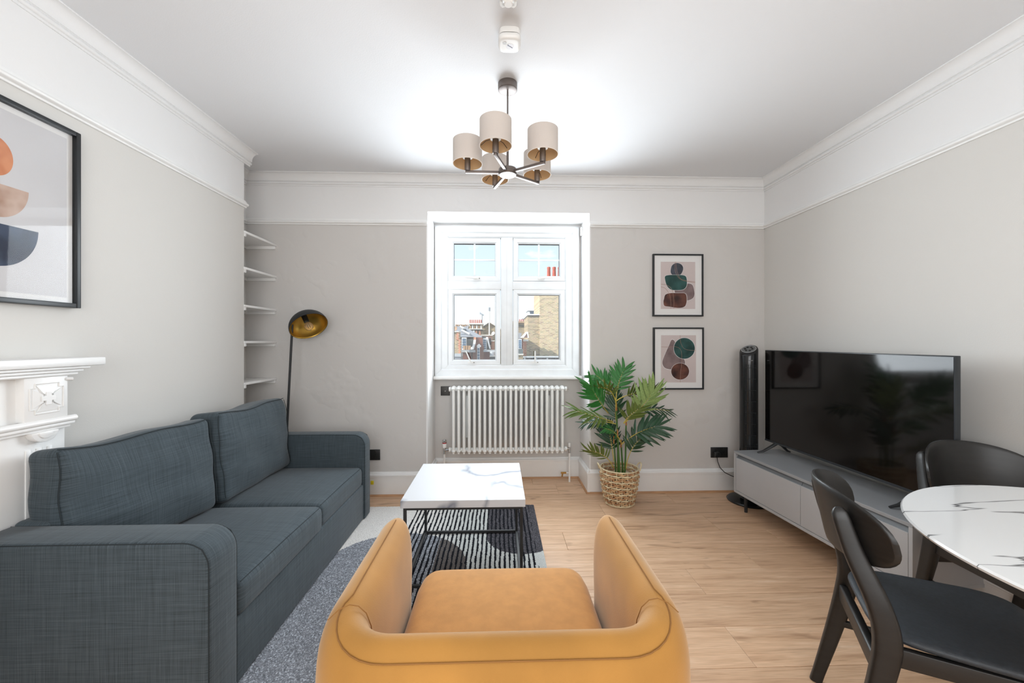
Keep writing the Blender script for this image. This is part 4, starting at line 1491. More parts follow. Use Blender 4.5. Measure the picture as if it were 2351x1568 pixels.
for k in range(4):
    a = math.radians(45 + 90 * k)
    pts = [(hdx + r * math.cos(a), hdy + r * math.sin(a), z) for r, z in ((0.040, 2.622), (0.038, 2.606), (0.030, 2.594), (0.012, 2.588))]
    obj('fin', MB().tube(pts, [0.006, 0.006, 0.005, 0.004], 8, flat=(1, 0.55)), PLASTW, hd)
obj('cap', MB().lathe([(0.016, 2.592), (0.018, 2.588), (0.014, 2.585), (0, 2.585)], 24, (hdx, hdy, 0)), PLASTW, hd)
obj('sensor', MB().lathe([(0.006, 2.616), (0.006, 2.592)], 10, (hdx, hdy, 0)), BLACKM, hd)

# ================================================================ RADIATOR
RYC = 3.585
rad = thing('radiator', (0.08, RYC, 0.255), 'white three-column radiator under the window sill', 'radiator')
pitch = 0.0463
x0 = 0.081 - pitch * 10.5
sec = MB()
for dy in (-0.036, 0.0, 0.036):
    sec.tube([(0, dy, 0.272), (0, dy, 0.32), (0, dy, 0.80), (0, dy, 0.855)], [0.010, 0.0125, 0.0125, 0.010], 12)
for zc in (0.292, 0.846):
    path = [(0, -0.044, zc - 0.006), (0, -0.034, zc + 0.004), (0, 0, zc + 0.008), (0, 0.034, zc + 0.004), (0, 0.044, zc - 0.006)]
    sec.tube(path, [0.012, 0.019, 0.021, 0.019, 0.012], 12)
sec.tube([(-pitch / 2, 0, 0.300), (pitch / 2, 0, 0.300)], 0.0185, 14)
sec.tube([(-pitch / 2, 0, 0.842), (pitch / 2, 0, 0.842)], 0.0185, 14)
sme = sec.mesh('column', RADW, smooth=50)
for i in range(22):
    o = bpy.data.objects.new('column', sme)
    COL.objects.link(o)
    o.parent = rad
    o.matrix_parent_inverse = rad.matrix_basis.inverted()
    o.location = (x0 + i * pitch, RYC, 0)
for sx, zz in ((x0 - pitch * 0.75, 0.300), (x0 + pitch * 21.75, 0.300), (x0 - pitch * 0.75, 0.842), (x0 + pitch * 21.75, 0.842)):
    obj('end_bush', MB().tube([(sx - 0.009, RYC, zz), (sx + 0.009, RYC, zz)], 0.021, 14), RADW, rad)
obj('bleed_valve', MB().tube([(x0 + pitch * 22, RYC, 0.842), (x0 + pitch * 22.3, RYC, 0.842)], 0.006, 8), CHROME, rad)
for bx in (x0 + pitch * 2.5, x0 + pitch * 18.5):
    obj('wall_bracket', MB().box(bx - 0.012, bx + 0.012, RYC + 0.03, RY - 0.001, 0.40, 0.78), RADW, rad, bevel=0.002)
# thermostatic valve and pipes
vx = -0.490
obj('valve', MB().tube([(vx, RYC, 0.262), (vx, RYC, 0.305), (vx, RYC, 0.318)], [0.010, 0.013, 0.010], 12).tube([(vx, RYC, 0.296), (x0 - pitch * 0.9, RYC, 0.300)], 0.010, 10), CHROME, rad)
obj('valve_head', MB().lathe([(0.014, 0.316), (0.019, 0.322), (0.019, 0.352), (0.017, 0.357)], 18, (vx, RYC, 0)), PLASTW, rad)
obj('valve_band', MB().lathe([(0.0185, 0.357), (0.0185, 0.365)], 18, (vx, RYC, 0)), pm('red_band', C(170, 32, 40), 0.4), rad)
obj('valve_cap', MB().lathe([(0.0165, 0.365), (0.0170, 0.386), (0.012, 0.391), (0, 0.391)], 18, (vx, RYC, 0)), CHROME, rad)
obj('pipe', MB().lathe([(0.0075, 0.0), (0.0075, 0.265)], 12, (vx, RYC, 0)), PLASTW, rad)
vx2 = 0.636
obj('valve', MB().tube([(vx2, RYC, 0.262), (vx2, RYC, 0.30), (vx2, RYC, 0.318)], [0.010, 0.012, 0.010], 12).tube([(vx2, RYC, 0.300), (x0 + pitch * 21.9, RYC, 0.300)], 0.010, 10), CHROME, rad)
obj('valve_head', MB().lathe([(0.011, 0.316), (0.012, 0.322), (0.012, 0.352), (0, 0.353)], 16, (vx2, RYC, 0)), PLASTW, rad)
obj('pipe', MB().lathe([(0.0085, 0.0), (0.0085, 0.265)], 12, (vx2, RYC, 0)), PLASTW, rad)
dc = obj('drain_cock', MB().tube([(vx2 - 0.005, RYC, 0.082), (vx2 - 0.045, RYC, 0.082)], 0.006, 10), PLASTW, rad)
obj('tap', MB().tube([(vx2 - 0.030, RYC, 0.082), (vx2 - 0.078, RYC, 0.082)], 0.0085, 10).tube([(vx2 - 0.062, RYC, 0.08), (vx2 - 0.068, RYC - 0.005, 0.050)], 0.007, 8), BRASS, dc)

# ================================================================ SOCKETS AND PLATES
def socket(x0_, z0_, label, n=2):
    t = thing('wall_socket', (x0_ + 0.073, YB, z0_), label, 'socket', 'black wall sockets')
    obj('plate', MB().box(x0_, x0_ + 0.146, YB - 0.009, YB, z0_, z0_ + 0.087), SOCKB, t, bevel=0.002)
    for k in range(n):
        cx_ = x0_ + 0.037 + k * 0.072
        obj('switch', MB().box(cx_ - 0.006, cx_ + 0.006, YB - 0.0125, YB - 0.008, z0_ + 0.060, z0_ + 0.078), SOCKB, t, bevel=0.001)
        for (dx, dz, w, h) in ((0, 0.012, 0.004, 0.009), (-0.011, -0.010, 0.008, 0.004), (0.011, -0.010, 0.008, 0.004)):
            obj('pin_hole', MB().box(cx_ + dx - w / 2, cx_ + dx + w / 2, YB - 0.0096, YB - 0.0085, z0_ + 0.034 + dz - h / 2, z0_ + 0.034 + dz + h / 2), pm('socket_hole', C(8, 8, 8), 0.8), t)
    return t


socket(1.791, 0.287, 'black double socket between the palm basket and the television stand')
socket(-1.127, 0.293, 'black double socket half hidden behind the sofa arm')
pg = thing('plug_and_cable', (1.828, YB - 0.03, 0.31), 'black plug with a thin cable drooping behind the television stand', 'plug')
obj('plug', MB().box(1.806, 1.852, YB - 0.045, YB - 0.0095, 0.296, 0.342), SOCKB, pg, bevel=0.008, seg=3)
cb = [(1.829, YB - 0.035, 0.298), (1.832, YB - 0.04, 0.26), (1.848, YB - 0.045, 0.215), (1.885, YB - 0.05, 0.175), (1.935, YB - 0.055, 0.150), (1.985, YB - 0.07, 0.132), (2.02, YB - 0.12, 0.10), (2.02, YB - 0.20, 0.06)]
obj('cable', MB().tube(cb, 0.0032, 8), SOCKB, pg)
bp_ = thing('blank_plate', (-0.497, RY, 0.77), 'square dark grey wall plate left of the radiator top', 'socket')
obj('plate', MB().box(-0.540, -0.455, RY - 0.008, RY, 0.770, 0.856), PLATEG, bp_, bevel=0.002)
obj('outlet', MB().lathe([(0.004, 0), (0.004, 0.006), (0, 0.006)], 10, (-0.498, RY - 0.008, 0.812), M=Matrix.Rotation(PI / 2, 3, 'X')), PLASTW, bp_)
tg = obj('yellow_tag', MB().box(-1.052, -1.028, YB - 0.026, YB - 0.019, 0.098, 0.128), pm('yellow_plastic', C(232, 214, 40), 0.5), None,
         'tiny yellow tag on the skirting beside the sofa arm', 'tag', bevel=0.002)


# ================================================================ PICTURES
def closed_curve(pts, n=8):
    out = []
    m = len(pts)
    for i in range(m):
        p0, p1, p2, p3 = [Vector(pts[(i + d) % m] + (0,)) if len(pts[0]) == 2 else None for d in (-1, 0, 1, 2)]
        for q_ in range(n):
            t = q_ / n
            p = 0.5 * ((2 * p1) + (-p0 + p2) * t + (2 * p0 - 5 * p1 + 4 * p2 - p3) * t * t + (-p0 + 3 * p1 - 3 * p2 + p3) * t ** 3)
            out.append((p.x, p.y))
    return out


def open_curve(pts, n=8):
    out = []
    m = len(pts)
    for i in range(m - 1):
        p0, p1, p2, p3 = [Vector(pts[max(0, min(m - 1, i + d))] + (0,)) for d in (-1, 0, 1, 2)]
        for q_ in range(n):
            t = q_ / n
            p = 0.5 * ((2 * p1) + (-p0 + p2) * t + (2 * p0 - 5 * p1 + 4 * p2 - p3) * t * t + (-p0 + 3 * p1 - 3 * p2 + p3) * t ** 3)
            out.append((p.x, p.y))
    out.append(pts[-1])
    return out


def wash(name, c1, c2):
    return pm(name, c1, 0.85, vary=0.0, col2=c2, vscale=14)


W_NAVY = wash('navy_wash', C(48, 52, 62), C(82, 86, 98))
W_TEAL = wash('teal_wash', C(24, 56, 54), C(52, 92, 88))
W_MAUVE = wash('mauve_wash', C(112, 94, 94), C(140, 122, 122))
W_BROWN = wash('brown_wash', C(56, 36, 34), C(112, 70, 58))
W_COPPER = pm('copper_line', C(172, 138, 122), 0.6)


def grow(pts, k):
    cx_ = sum(p[0] for p in pts) / len(pts)
    cy_ = sum(p[1] for p in pts) / len(pts)
    return [(cx_ + (p[0] - cx_) * (1 + k), cy_ + (p[1] - cy_) * (1 + k)) for p in pts]


def small_picture(X0, X1, Z0, Z1, crop, shapes, lines, win_, label):
    cx0, cy0, cx1, cy1 = crop
    fx = lambda x: X0 + (x - cx0) / (cx1 - cx0) * (X1 - X0)
    fz_ = lambda y: Z1 - (y - cy0) / (cy1 - cy0) * (Z1 - Z0)
    t = thing('framed_print', ((X0 + X1) / 2, YB, Z0), label, 'picture', 'small framed prints right of the window')
    y0, yw = YB - 0.024, YB
    w = 0.0125
    fr_ = MB()
    fr_.box(X0, X0 + w, y0, yw, Z0, Z1)
    fr_.box(X1 - w, X1, y0, yw, Z0, Z1)
    fr_.box(X0 + w, X1 - w, y0, yw, Z0, Z0 + w)
    fr_.box(X0 + w, X1 - w, y0, yw, Z1 - w, Z1)
    obj('frame', fr_, FRAMEB, t, bevel=0.0015, seg=1)
    obj('mount', MB().box(X0 + w, X1 - w, YB - 0.014, YB - 0.003, Z0 + w, Z1 - w), PAPERW, t)
    a, b_, c_, d_ = win_
    pr = obj('print', MB().box(fx(a), fx(c_), YB - 0.0146, YB - 0.0139, fz_(d_), fz_(b_)), PAPERP, t)
    yy_ = YB - 0.0147
    for k, (pts, m_) in enumerate(shapes):
        P = closed_curve(pts)
        if k % 1 == 0:
            obj('painted_outline', MB().prism([(fx(x), fz_(y)) for x, y in grow(P, 0.03)], 'y', yy_, yy_ - 0.0002), PAPERW, pr, smooth=0)
        yy_ -= 0.0002
        obj('painted_stone', MB().prism([(fx(x), fz_(y)) for x, y in P], 'y', yy_, yy_ - 0.0002), m_, pr, smooth=0)
        yy_ -= 0.0002
    for pts in lines:
        L_ = open_curve(pts)
        obj('painted_line', MB().tube([(fx(x), yy_ - 0.0002, fz_(y)) for x, y in L_], 0.0011, 4, flat=(1, 1)), W_COPPER, pr)
    obj('glass', MB().box(X0 + w, X1 - w, YB - 0.0185, YB - 0.0175, Z0 + w, Z1 - w), GLASSP, t, smooth=0)


small_picture(1.290, 1.720, 1.481, 2.006, (85, 103, 607, 750), [
    ([(270, 270), (285, 220), (330, 195), (380, 210), (400, 250), (385, 300), (350, 330), (305, 330), (275, 305)], W_NAVY),
    ([(318, 422), (400, 420), (460, 408), (500, 430), (517, 510), (500, 560), (440, 585), (370, 578), (330, 550), (310, 480)], W_MAUVE),
    ([(212, 335), (250, 322), (330, 320), (410, 325), (435, 355), (435, 430), (400, 470), (330, 478), (270, 470), (230, 430), (212, 370)], W_TEAL),
    ([(200, 570), (215, 525), (270, 508), (350, 508), (415, 510), (435, 545), (433, 610), (410, 650), (350, 662), (260, 650), (205, 640), (194, 600)], W_BROWN)],
    [[(315, 183), (315, 270), (345, 340), (400, 378), (525, 400)], [(325, 183), (330, 260), (365, 350), (430, 378), (525, 390)],
     [(168, 415), (230, 425), (280, 470), (300, 560), (302, 672)], [(168, 443), (215, 460), (255, 520), (270, 600), (270, 672)]],
    (168, 183, 525, 672), 'upper framed print of four stacked stone shapes, navy stone on top')
small_picture(1.294, 1.724, 0.866, 1.388, (92, 860, 608, 1498), [
    ([(290, 985), (315, 1010), (345, 1110), (400, 1178), (418, 1220), (400, 1270), (340, 1285), (260, 1290), (205, 1270), (185, 1215), (210, 1140), (255, 1040), (272, 997)], W_MAUVE),
    ([(410 + 108 * math.cos(2 * PI * i / 10), 1075 + 108 * math.sin(2 * PI * i / 10)) for i in range(10)], W_TEAL),
    ([(367 + 92 * math.cos(2 * PI * i / 10), 1312 + 85 * math.sin(2 * PI * i / 10)) for i in range(10)], W_BROWN)],
    [[(366, 940), (372, 1010), (400, 1070), (450, 1092), (530, 1098)], [(172, 1058), (240, 1060), (320, 1058), (365, 1080), (382, 1130), (380, 1250), (370, 1330), (367, 1425)]],
    (172, 940, 530, 1425), 'lower framed print with a teal circle and a brown circle')

# large picture over the mantel (faces +x)
bpic = thing('framed_art', (XL, 1.486, 1.412), 'large black-framed abstract print over the mantel shelf', 'picture')
Y0, Y1, Z0, Z1 = 1.206, 1.766, 1.412, 2.159
w = 0.019
fb = MB()
fb.box(XL, XL + 0.034, Y0, Y0 + w, Z0, Z1)
fb.box(XL, XL + 0.034, Y1 - w, Y1, Z0, Z1)
fb.box(XL, XL + 0.034, Y0 + w, Y1 - w, Z0, Z0 + w)
fb.box(XL, XL + 0.034, Y0 + w, Y1 - w, Z1 - w, Z1)
obj('frame', fb, FRAMEB, bpic, bevel=0.002)
obj('mount', MB().box(XL + 0.004, XL + 0.016, Y0 + w, Y1 - w, Z0 + w, Z1 - w), PAPERW, bpic)
pp = obj('print', MB().box(XL + 0.0155, XL + 0.0166, Y0 + w + 0.022, Y1 - w - 0.022, Z0 + w + 0.022, Z1 - w - 0.022), PAPERG, bpic)
W_OR = wash('orange_wash', C(186, 110, 74), C(214, 146, 108))
W_TAN = wash('tan_wash', C(172, 140, 122), C(206, 182, 168))
W_NV2 = wash('deep_navy_wash', C(40, 48, 66), C(66, 78, 100))
yc_ = 1.486
obj('painted_oval', MB().prism([(yc_ + 0.055 * math.cos(2 * PI * i / 40), 1.940 + 0.071 * math.sin(2 * PI * i / 40)) for i in range(40)], 'x', XL + 0.0166, XL + 0.0172), W_OR, pp, smooth=0)
obj('painted_bowl', MB().prism([(yc_ + 0.104 * math.cos(PI + PI * i / 24), 1.842 + 0.122 * math.sin(PI + PI * i / 24)) for i in range(25)], 'x', XL + 0.0166, XL + 0.0172), W_TAN, pp, smooth=0)
obj('painted_bowl', MB().prism([(yc_ + 0.136 * math.cos(PI + PI * i / 24), 1.698 + 0.155 * math.sin(PI + PI * i / 24)) for i in range(25)], 'x', XL + 0.0166, XL + 0.0172), W_NV2, pp, smooth=0)
obj('glass', MB().box(XL + 0.024, XL + 0.025, Y0 + w, Y1 - w, Z0 + w, Z1 - w), GLASSP, bpic, smooth=0)

# ================================================================ BASKET
BX, BY = 0.945, 3.105
bk = thing('plant_basket', (BX, BY, 0), 'round woven seagrass basket with two loop handles holding the palm', 'basket')
RUSH1 = pm('seagrass_tan', C(176, 124, 84), 0.8, vary=0.25, vscale=40, col2=C(206, 172, 130), bump=0.4, bscale=120)
RUSH2 = pm('seagrass_cream', C(214, 198, 164), 0.8, vary=0.12, vscale=40, bump=0.4, bscale=120)
NB, ROWS = 22, 17


def brad(z):
    return 0.108 + 0.036 * min(1, z / 0.22) + 0.004 * math.sin(z * 11)


for r_ in range(ROWS):
    z = 0.012 + r_ * 0.0158
    pts = []
    for i in range(NB * 6):
        a = 2 * PI * i / (NB * 6)
        rr = brad(z) + 0.0055 * math.cos(a * NB / 2 + r_ * PI)
        pts.append((BX + rr * math.cos(a), BY + rr * math.sin(a), z + 0.0022 * math.sin(a * NB + r_)))
    obj('woven_strand', MB().tube(pts, 0.0066, 6, closed=True, flat=(1.0, 0.62), up=(0, 0, 1)), RUSH1 if r_ % 3 else RUSH2, bk)
for i in range(NB):
    a = 2 * PI * (i + 0.0) / NB
    pts = [(BX + brad(z) * math.cos(a), BY + brad(z) * math.sin(a), z) for z in (0.004, 0.07, 0.14, 0.21, 0.276)]
    obj('stake', MB().tube(pts, 0.0034, 6), RUSH2, bk)
for z, k in ((0.279, 1.0), (0.006, 0.98)):
    obj('rim', MB().tube([(BX + brad(z) * k * math.cos(2 * PI * i / 60), BY + brad(z) * k * math.sin(2 * PI * i / 60), z) for i in range(60)], 0.0052, 8, closed=True), RUSH2, bk)
for s in (-1, 1):
    pts = []
    for i in range(13):
        t = PI * i / 12
        a = (0.0 if s > 0 else PI) + 0.26 * math.cos(t)
        rr = brad(0.28) + 0.010 + 0.016 * math.sin(t)
        pts.append((BX + rr * math.cos(a), BY + rr * math.sin(a), 0.262 + 0.052 * math.sin(t)))
    obj('handle', MB().tube(pts, 0.0058, 8), RUSH2, bk)
obj('bottom', MB().lathe([(0.0, 0.003), (0.106, 0.003), (0.106, 0.008), (0, 0.008)], 30, (BX, BY, 0)), RUSH1, bk)
obj('filling', MB().lathe([(0.10, 0.01), (0.118, 0.10), (0.12, 0.14), (0.0, 0.15)], 24, (BX, BY, 0)), pm('dark_filling', C(58, 44, 34), 0.9, vary=0.4, vscale=60), bk)

# ================================================================ PALM
palm = thing('potted_palm', (BX, BY, 0.14), 'leafy green artificial palm with feathery fronds standing in the basket', 'plant')
LEAFS = [pm('leaf_deep_green', C(24, 62, 34), 0.38, vary=0.22, vscale=20), pm('leaf_bright_green', C(44, 110, 46), 0.38, vary=0.2, vscale=20),
         pm('leaf_olive_green', C(84, 104, 42), 0.45, vary=0.2, vscale=20), pm('leaf_pale_green', C(132, 158, 96), 0.5, vary=0.15, vscale=20)]
STEMG = pm('stem_green', C(58, 92, 34), 0.5, vary=0.15)
RACH = pm('rachis_yellow_green', C(176, 158, 70), 0.55, vary=0.15)


def leaf_mesh(mat_, i, bend):
    mb = MB()
    prof = [(0.0, 0.014), (0.10, 0.045), (0.30, 0.070), (0.55, 0.068), (0.80, 0.044), (1.0, 0.003)]
    v, f = [], []
    for (x, w_) in prof:
        z = -bend * x * x
        v += [(x, w_, z + 0.022), (x, 0, z), (x, -w_, z + 0.022)]
    for k in range(len(prof) - 1):
        a = k * 3
        f += [(a, a + 1, a + 4, a + 3), (a + 1, a + 2, a + 5, a + 4)]
    mb.add(v, f)
    return mb.mesh('leaflet', mat_, smooth=60)


LM = [[leaf_mesh(m_, i, bd) for bd in (0.08, 0.22, 0.36)] for i, m_ in enumerate(LEAFS)]


def cpx(x, y, dy):
    return at(1300 + x * 0.17857, 820 + y * 0.17857, BY - 0.04 + dy)


def frond(ctrl, npair, L, col, t0=0.30, nrm=(0, -0.85, 0.5), seed=0):
    """ctrl: three points (crop x, crop y, depth offset) for the rachis"""
    rnd = random.Random(seed)
    p0, p1, p2 = [cpx(*c_) for c_ in ctrl]
    q1 = 2 * p1 - 0.5 * (p0 + p2)
    B_ = lambda t: (1 - t) ** 2 * p0 + 2 * t * (1 - t) * q1 + t * t * p2
    D_ = lambda t: (2 * (1 - t) * (q1 - p0) + 2 * t * (p2 - q1)).normalized()
    pts = [B_(i / 14) for i in range(15)]
    fo = obj('frond', MB().tube(pts, [0.0042 - 0.0028 * i / 14 for i in range(15)], 6), RACH, palm)
    nh = Vector(nrm).normalized()
    for i in range(npair):
        t = t0 + (1 - t0) * (i + 0.5) / npair
        for s in (-1, 1):
            tt = min(1.0, t + rnd.uniform(-.012, .012))
            T = D_(tt)
            Nn = (nh - T * nh.dot(T)).normalized()
            S = T.cross(Nn) * s
            k = (t - t0) / (1 - t0)
            ang_ = math.radians(62 - 40 * k + rnd.uniform(-9, 9))
            d = T * math.cos(ang_) + S * math.sin(ang_) + Nn * rnd.uniform(-.18, .12)
            d.normalize()
            Y_ = (Nn.cross(d)).normalized()
            Z_ = d.cross(Y_).normalized()
            ln = L * 1.08 * (0.62 + 0.55 * math.sin(PI * (0.18 + 0.62 * k))) * rnd.uniform(.86, 1.1)
            sw = ln * rnd.uniform(1.05, 1.35)
            M = Matrix((( d.x * ln, Y_.x * sw, Z_.x * ln, 0), (d.y * ln, Y_.y * sw, Z_.y * ln, 0), (d.z * ln, Y_.z * sw, Z_.z * ln, 0), (0, 0, 0, 1)))
            pos = B_(tt)
            M = Matrix.Translation(pos) @ M
            o = bpy.data.objects.new('leaflet', LM[col][rnd.randrange(3)])
            COL.objects.link(o)
            o.parent = fo
            o.matrix_basis = M


for (a, b_, r0, r1) in (((670, 1500, 0.0), (645, 640, 0.02), 0.0085, 0.006), ((728, 1500, 0.02), (705, 1110, 0.03), 0.0085, 0.006),
                        ((742, 1500, -0.02), (770, 825, -0.02), 0.0080, 0.0055), ((640, 1500, 0.03), (612, 1060, 0.04), 0.0065, 0.005),
                        ((690, 1500, -0.03), (660, 980, -0.03), 0.0075, 0.005)):
    p, q_ = cpx(*a), cpx(*b_)
    p.z = 0.13
    obj('stem', MB().tube([p, (p + q_) / 2 + Vector((0.004, 0, 0)), q_], [r0, (r0 + r1) / 2, r1], 10), STEMG, palm)
    obj('sheath', MB().tube([q_ - Vector((0, 0, 0.03)), q_ + Vector((0, 0, 0.03))], [r1 + 0.002, r1 - 0.001], 8), pm('brown_sheath', C(156, 104, 58), 0.7, vary=0.2), palm)
F_ = [  # rachis control points, pairs, leaflet length, colour
    (((642, 600, 0.02), (665, 370, 0.03), (752, 150, 0.05)), 10, 0.110, 1, 0.38, (-0.2, -0.9, 0.35)),
    (((540, 720, -0.02), (430, 570, -0.10), (312, 375, -0.16)), 11, 0.125, 1, 0.30, (0.1, -0.9, 0.4)),
    (((640, 560, 0.03), (530, 370, 0.08), (385, 235, 0.12)), 9, 0.105, 1, 0.34, (-0.1, -0.85, 0.5)),
    (((645, 640, 0.0), (560, 430, -0.06), (350, 400, -0.12)), 9, 0.085, 2, 0.30, (0, -0.3, -0.95)),
    (((600, 830, -0.03), (400, 770, -0.10), (120, 690, -0.14)), 10, 0.115, 2, 0.22, (0.0, -0.5, 0.85)),
    (((640, 860, 0.03), (450, 830, 0.05), (225, 850, 0.06)), 9, 0.080, 0, 0.35, (0, -0.55, 0.8)),
    (((650, 560, -0.02), (820, 480, -0.06), (1130, 425, -0.10)), 10, 0.095, 2, 0.40, (0, -0.6, -0.75)),
    (((740, 850, -0.04), (960, 650, -0.14), (1110, 440, -0.20)), 10, 0.140, 3, 0.42, (0.2, -0.95, -0.1)),
    (((740, 850, -0.03), (810, 760, -0.10), (940, 660, -0.15)), 8, 0.105, 2, 0.25, (-0.3, -0.8, -0.4)),
    (((770, 830, 0.0), (1000, 690, 0.03), (1330, 690, 0.05)), 9, 0.090, 0, 0.45, (0, -0.5, 0.85)),
    (((712, 1120, -0.02), (930, 970, -0.10), (1190, 885, -0.15)), 10, 0.130, 0, 0.38, (0.0, -0.8, 0.6)),
    (((765, 1440, -0.02), (840, 1190, -0.06), (1000, 1015, -0.09)), 9, 0.105, 0, 0.42, (0.1, -0.9, 0.3)),
    (((605, 1420, -0.02), (490, 1270, -0.06), (290, 1200, -0.09)), 9, 0.085, 2, 0.36, (0.1, -0.7, -0.7)),
    (((612, 1330, 0.03), (580, 1110, 0.04), (545, 930, 0.05)), 10, 0.115, 0, 0.30, (0.1, -0.95, 0.2)),
    (((645, 830, 0.04), (632, 700, 0.05), (640, 520, 0.06)), 9, 0.105, 0, 0.10, (0.0, -0.98, 0.15)),
    (((706, 1100, -0.03), (620, 970, -0.09), (500, 920, -0.13)), 8, 0.075, 1, 0.30, (0, -0.55, 0.8)),
]
for i, (ctrl, npair, L, col, t0, nrm) in enumerate(F_):
    frond(ctrl, npair, L, col, t0, nrm, i + 11)

# ================================================================ THE VIEW OUTSIDE
YEL = mat_brick('yellow_stock_brick', C(202, 176, 134), C(128, 104, 76), C(204, 194, 174))
YELD = mat_brick('sooty_stock_brick', C(184, 160, 122), C(98, 84, 66), C(182, 172, 152))
ORG = mat_brick('orange_brick', C(206, 120, 84), C(178, 92, 62), C(206, 184, 160))
REDB = pm('red_brown_brickwork', C(118, 76, 66), 0.9, vary=0.12, vscale=3)
MAROON = pm('maroon_wall', C(104, 56, 54), 0.85, vary=0.1)
TERRA = pm('terracotta_pot', C(176, 98, 84), 0.85, vary=0.1)
BUFFP = pm('buff_pot', C(168, 138, 110), 0.9, vary=0.15)
STONE = pm('pale_stone_coping', C(222, 218, 210), 0.85, vary=0.06)
WHITES = pm('white_painted_render', C(238, 238, 238), 0.8, vary=0.03)
SLATE = pm('grey_slate', C(134, 136, 142), 0.75, vary=0.12, vscale=5, stretch=(1, 6, 6))
SLATED = pm('dark_slate', C(78, 88, 90), 0.8, vary=0.1)
LEADG = pm('grey_lead', C(170, 174, 178), 0.6, vary=0.06)
DARKR = pm('dark_flat_roof', C(52, 58, 62), 0.85, vary=0.15)
PANEB = pm('distant_pane', C(84, 110, 134), 0.1, vary=0.15, vscale=2)
METAL = pm('grey_mast', C(150, 156, 162), 0.5, 0.4)
HAZEW = pm('pale_far_render', C(226, 230, 234), 0.85, vary=0.03)


def ex(cx_, cy_, Y):
    return at(1020 + cx_ * 0.12335, 650 + cy_ * 0.12335, Y)


def ebox(mb, x0_, y0_, x1_, y1_, Y, depth, mi=0):
    a, b_ = ex(x0_, y1_, Y), ex(x1_, y0_, Y)
    return mb.box(a.x, b_.x, Y, Y + depth, a.z, b_.z, mi)


def epoly(pts, Y, depth):
    P = [ex(x, y, Y) for x, y in pts]
    return MB().prism([(p.x, p.z) for p in P], 'y', Y, Y + depth)


def pots(parent, xs_, y0_, y1_, Y, mat_, wpx):
    for x in xs_:
        a, b_ = ex(x, y1_, Y), ex(x, y0_, Y)
        r = (ex(x + wpx / 2, y1_, Y).x - a.x)
        h = b_.z - a.z
        obj('chimney_pot', MB().lathe([(r, 0), (r * 0.84, h * 0.75), (r * 0.95, h * 0.8), (r * 0.95, h * 0.9), (r * 0.8, h), (r * 0.6, h)], 12, a), mat_, parent)


def ewindow(parent, x0_, y0_, x1_, y1_, Y, nx_, nz_):
    o = obj('window', ebox(MB(), x0_, y0_, x1_, y1_, Y, 0.12), WHITES, parent)
    w_, h_ = (x1_ - x0_), (y1_ - y0_)
    for i in range(nx_):
        for j in range(nz_):
            a = x0_ + w_ * (0.10 + 0.80 * i / nx_ + 0.02)
            b_ = x0_ + w_ * (0.10 + 0.80 * (i + 1) / nx_ - 0.02)
            c_ = y0_ + h_ * (0.06 + 0.88 * j / nz_ + 0.015)
            d_ = y0_ + h_ * (0.06 + 0.88 * (j + 1) / nz_ - 0.015)
            obj('pane', ebox(MB(), a, c_, b_, d_, Y - 0.02, 0.03), PANEB, o)


def bld(name, cx_, Y, label, cat='building'):
    p = ex(cx_, 1430, Y)
    return thing(name, (p.x, Y, p.z), label, cat)


# tall brick flank on the right
b1 = bld('brick_building', 1950, 24, 'tall yellow brick party wall with terracotta chimney pots outside the right pane')
obj('wall', ebox(MB(), 1775, -110, 2420, 4850, 24, 4), YEL, b1, smooth=0)
obj('wall', ebox(MB(), 1555, 615, 1778, 1400, 24.15, 3.5), YELD, b1, smooth=0)
obj('coping', ebox(MB(), 1548, 578, 1780, 597, 24.05, 3.6), STONE, b1)
obj('lead_band', ebox(MB(), 1555, 597, 1780, 616, 24.12, 3.5), DARKR, b1)
obj('coping', ebox(MB(), 1740, -128, 2440, -108, 23.9, 4.2), STONE, b1)
obj('quoins', ebox(MB(), 1466, 1085, 1530, 1365, 24.1, 2), ORG, b1, smooth=0)
obj('wall', ebox(MB(), 1525, 1085, 1560, 1380, 24.12, 2), YELD, b1, smooth=0)
obj('ledge', ebox(MB(), 1448, 1048, 1568, 1082, 23.9, 2), STONE, b1)
pots(b1, [1945, 2045, 2145, 2240], -300, -125, 24.6, TERRA, 70)
fr_ = bld('flat_roof', 1750, 22, 'dark flat roof edge at the foot of the brick party wall', 'roof')
obj('parapet', ebox(MB(), 1478, 1385, 2420, 1560, 22, 1.2), DARKR, fr_)
obj('kerb', ebox(MB(), 1478, 1372, 2420, 1388, 21.9, 1.4), LEADG, fr_)
for k in range(3):
    obj('vent_cowl', MB().lathe([(0.05, 0), (0.05, 0.1), (0.09, 0.12), (0.0, 0.16)], 12, ex(1500 + 210 * k, 1425, 21.7)), METAL, fr_)

# small dormer house left of the party wall
b2 = bld('dormer_house', 1430, 23.2, 'little slate-roofed dormer with white bargeboard beside the brick party wall')
obj('wall', ebox(MB(), 1290, 1030, 1470, 1450, 23.2, 0.6), REDB, b2)
obj('roof', epoly([(1290, 930), (1440, 925), (1425, 1035), (1290, 1035)], 23.1, 0.7), SLATE, b2)
obj('gable', epoly([(1480, 1015), (1535, 945), (1560, 1015)], 23.0, 0.5), pm('pink_render', C(178, 140, 128), 0.9), b2)
obj('bargeboard', epoly([(1420, 1015), (1530, 905), (1560, 905), (1478, 1015)], 22.8, 0.5), WHITES, b2)
obj('bargeboard', epoly([(1540, 925), (1562, 915), (1572, 1020), (1556, 1020)], 22.8, 0.5), WHITES, b2)
ewindow(b2, 1378, 1042, 1442, 1225, 23.0, 2, 4)
obj('lean_to', ebox(MB(), 1290, 1225, 1466, 1330, 22.7, 0.9), SLATED, b2)
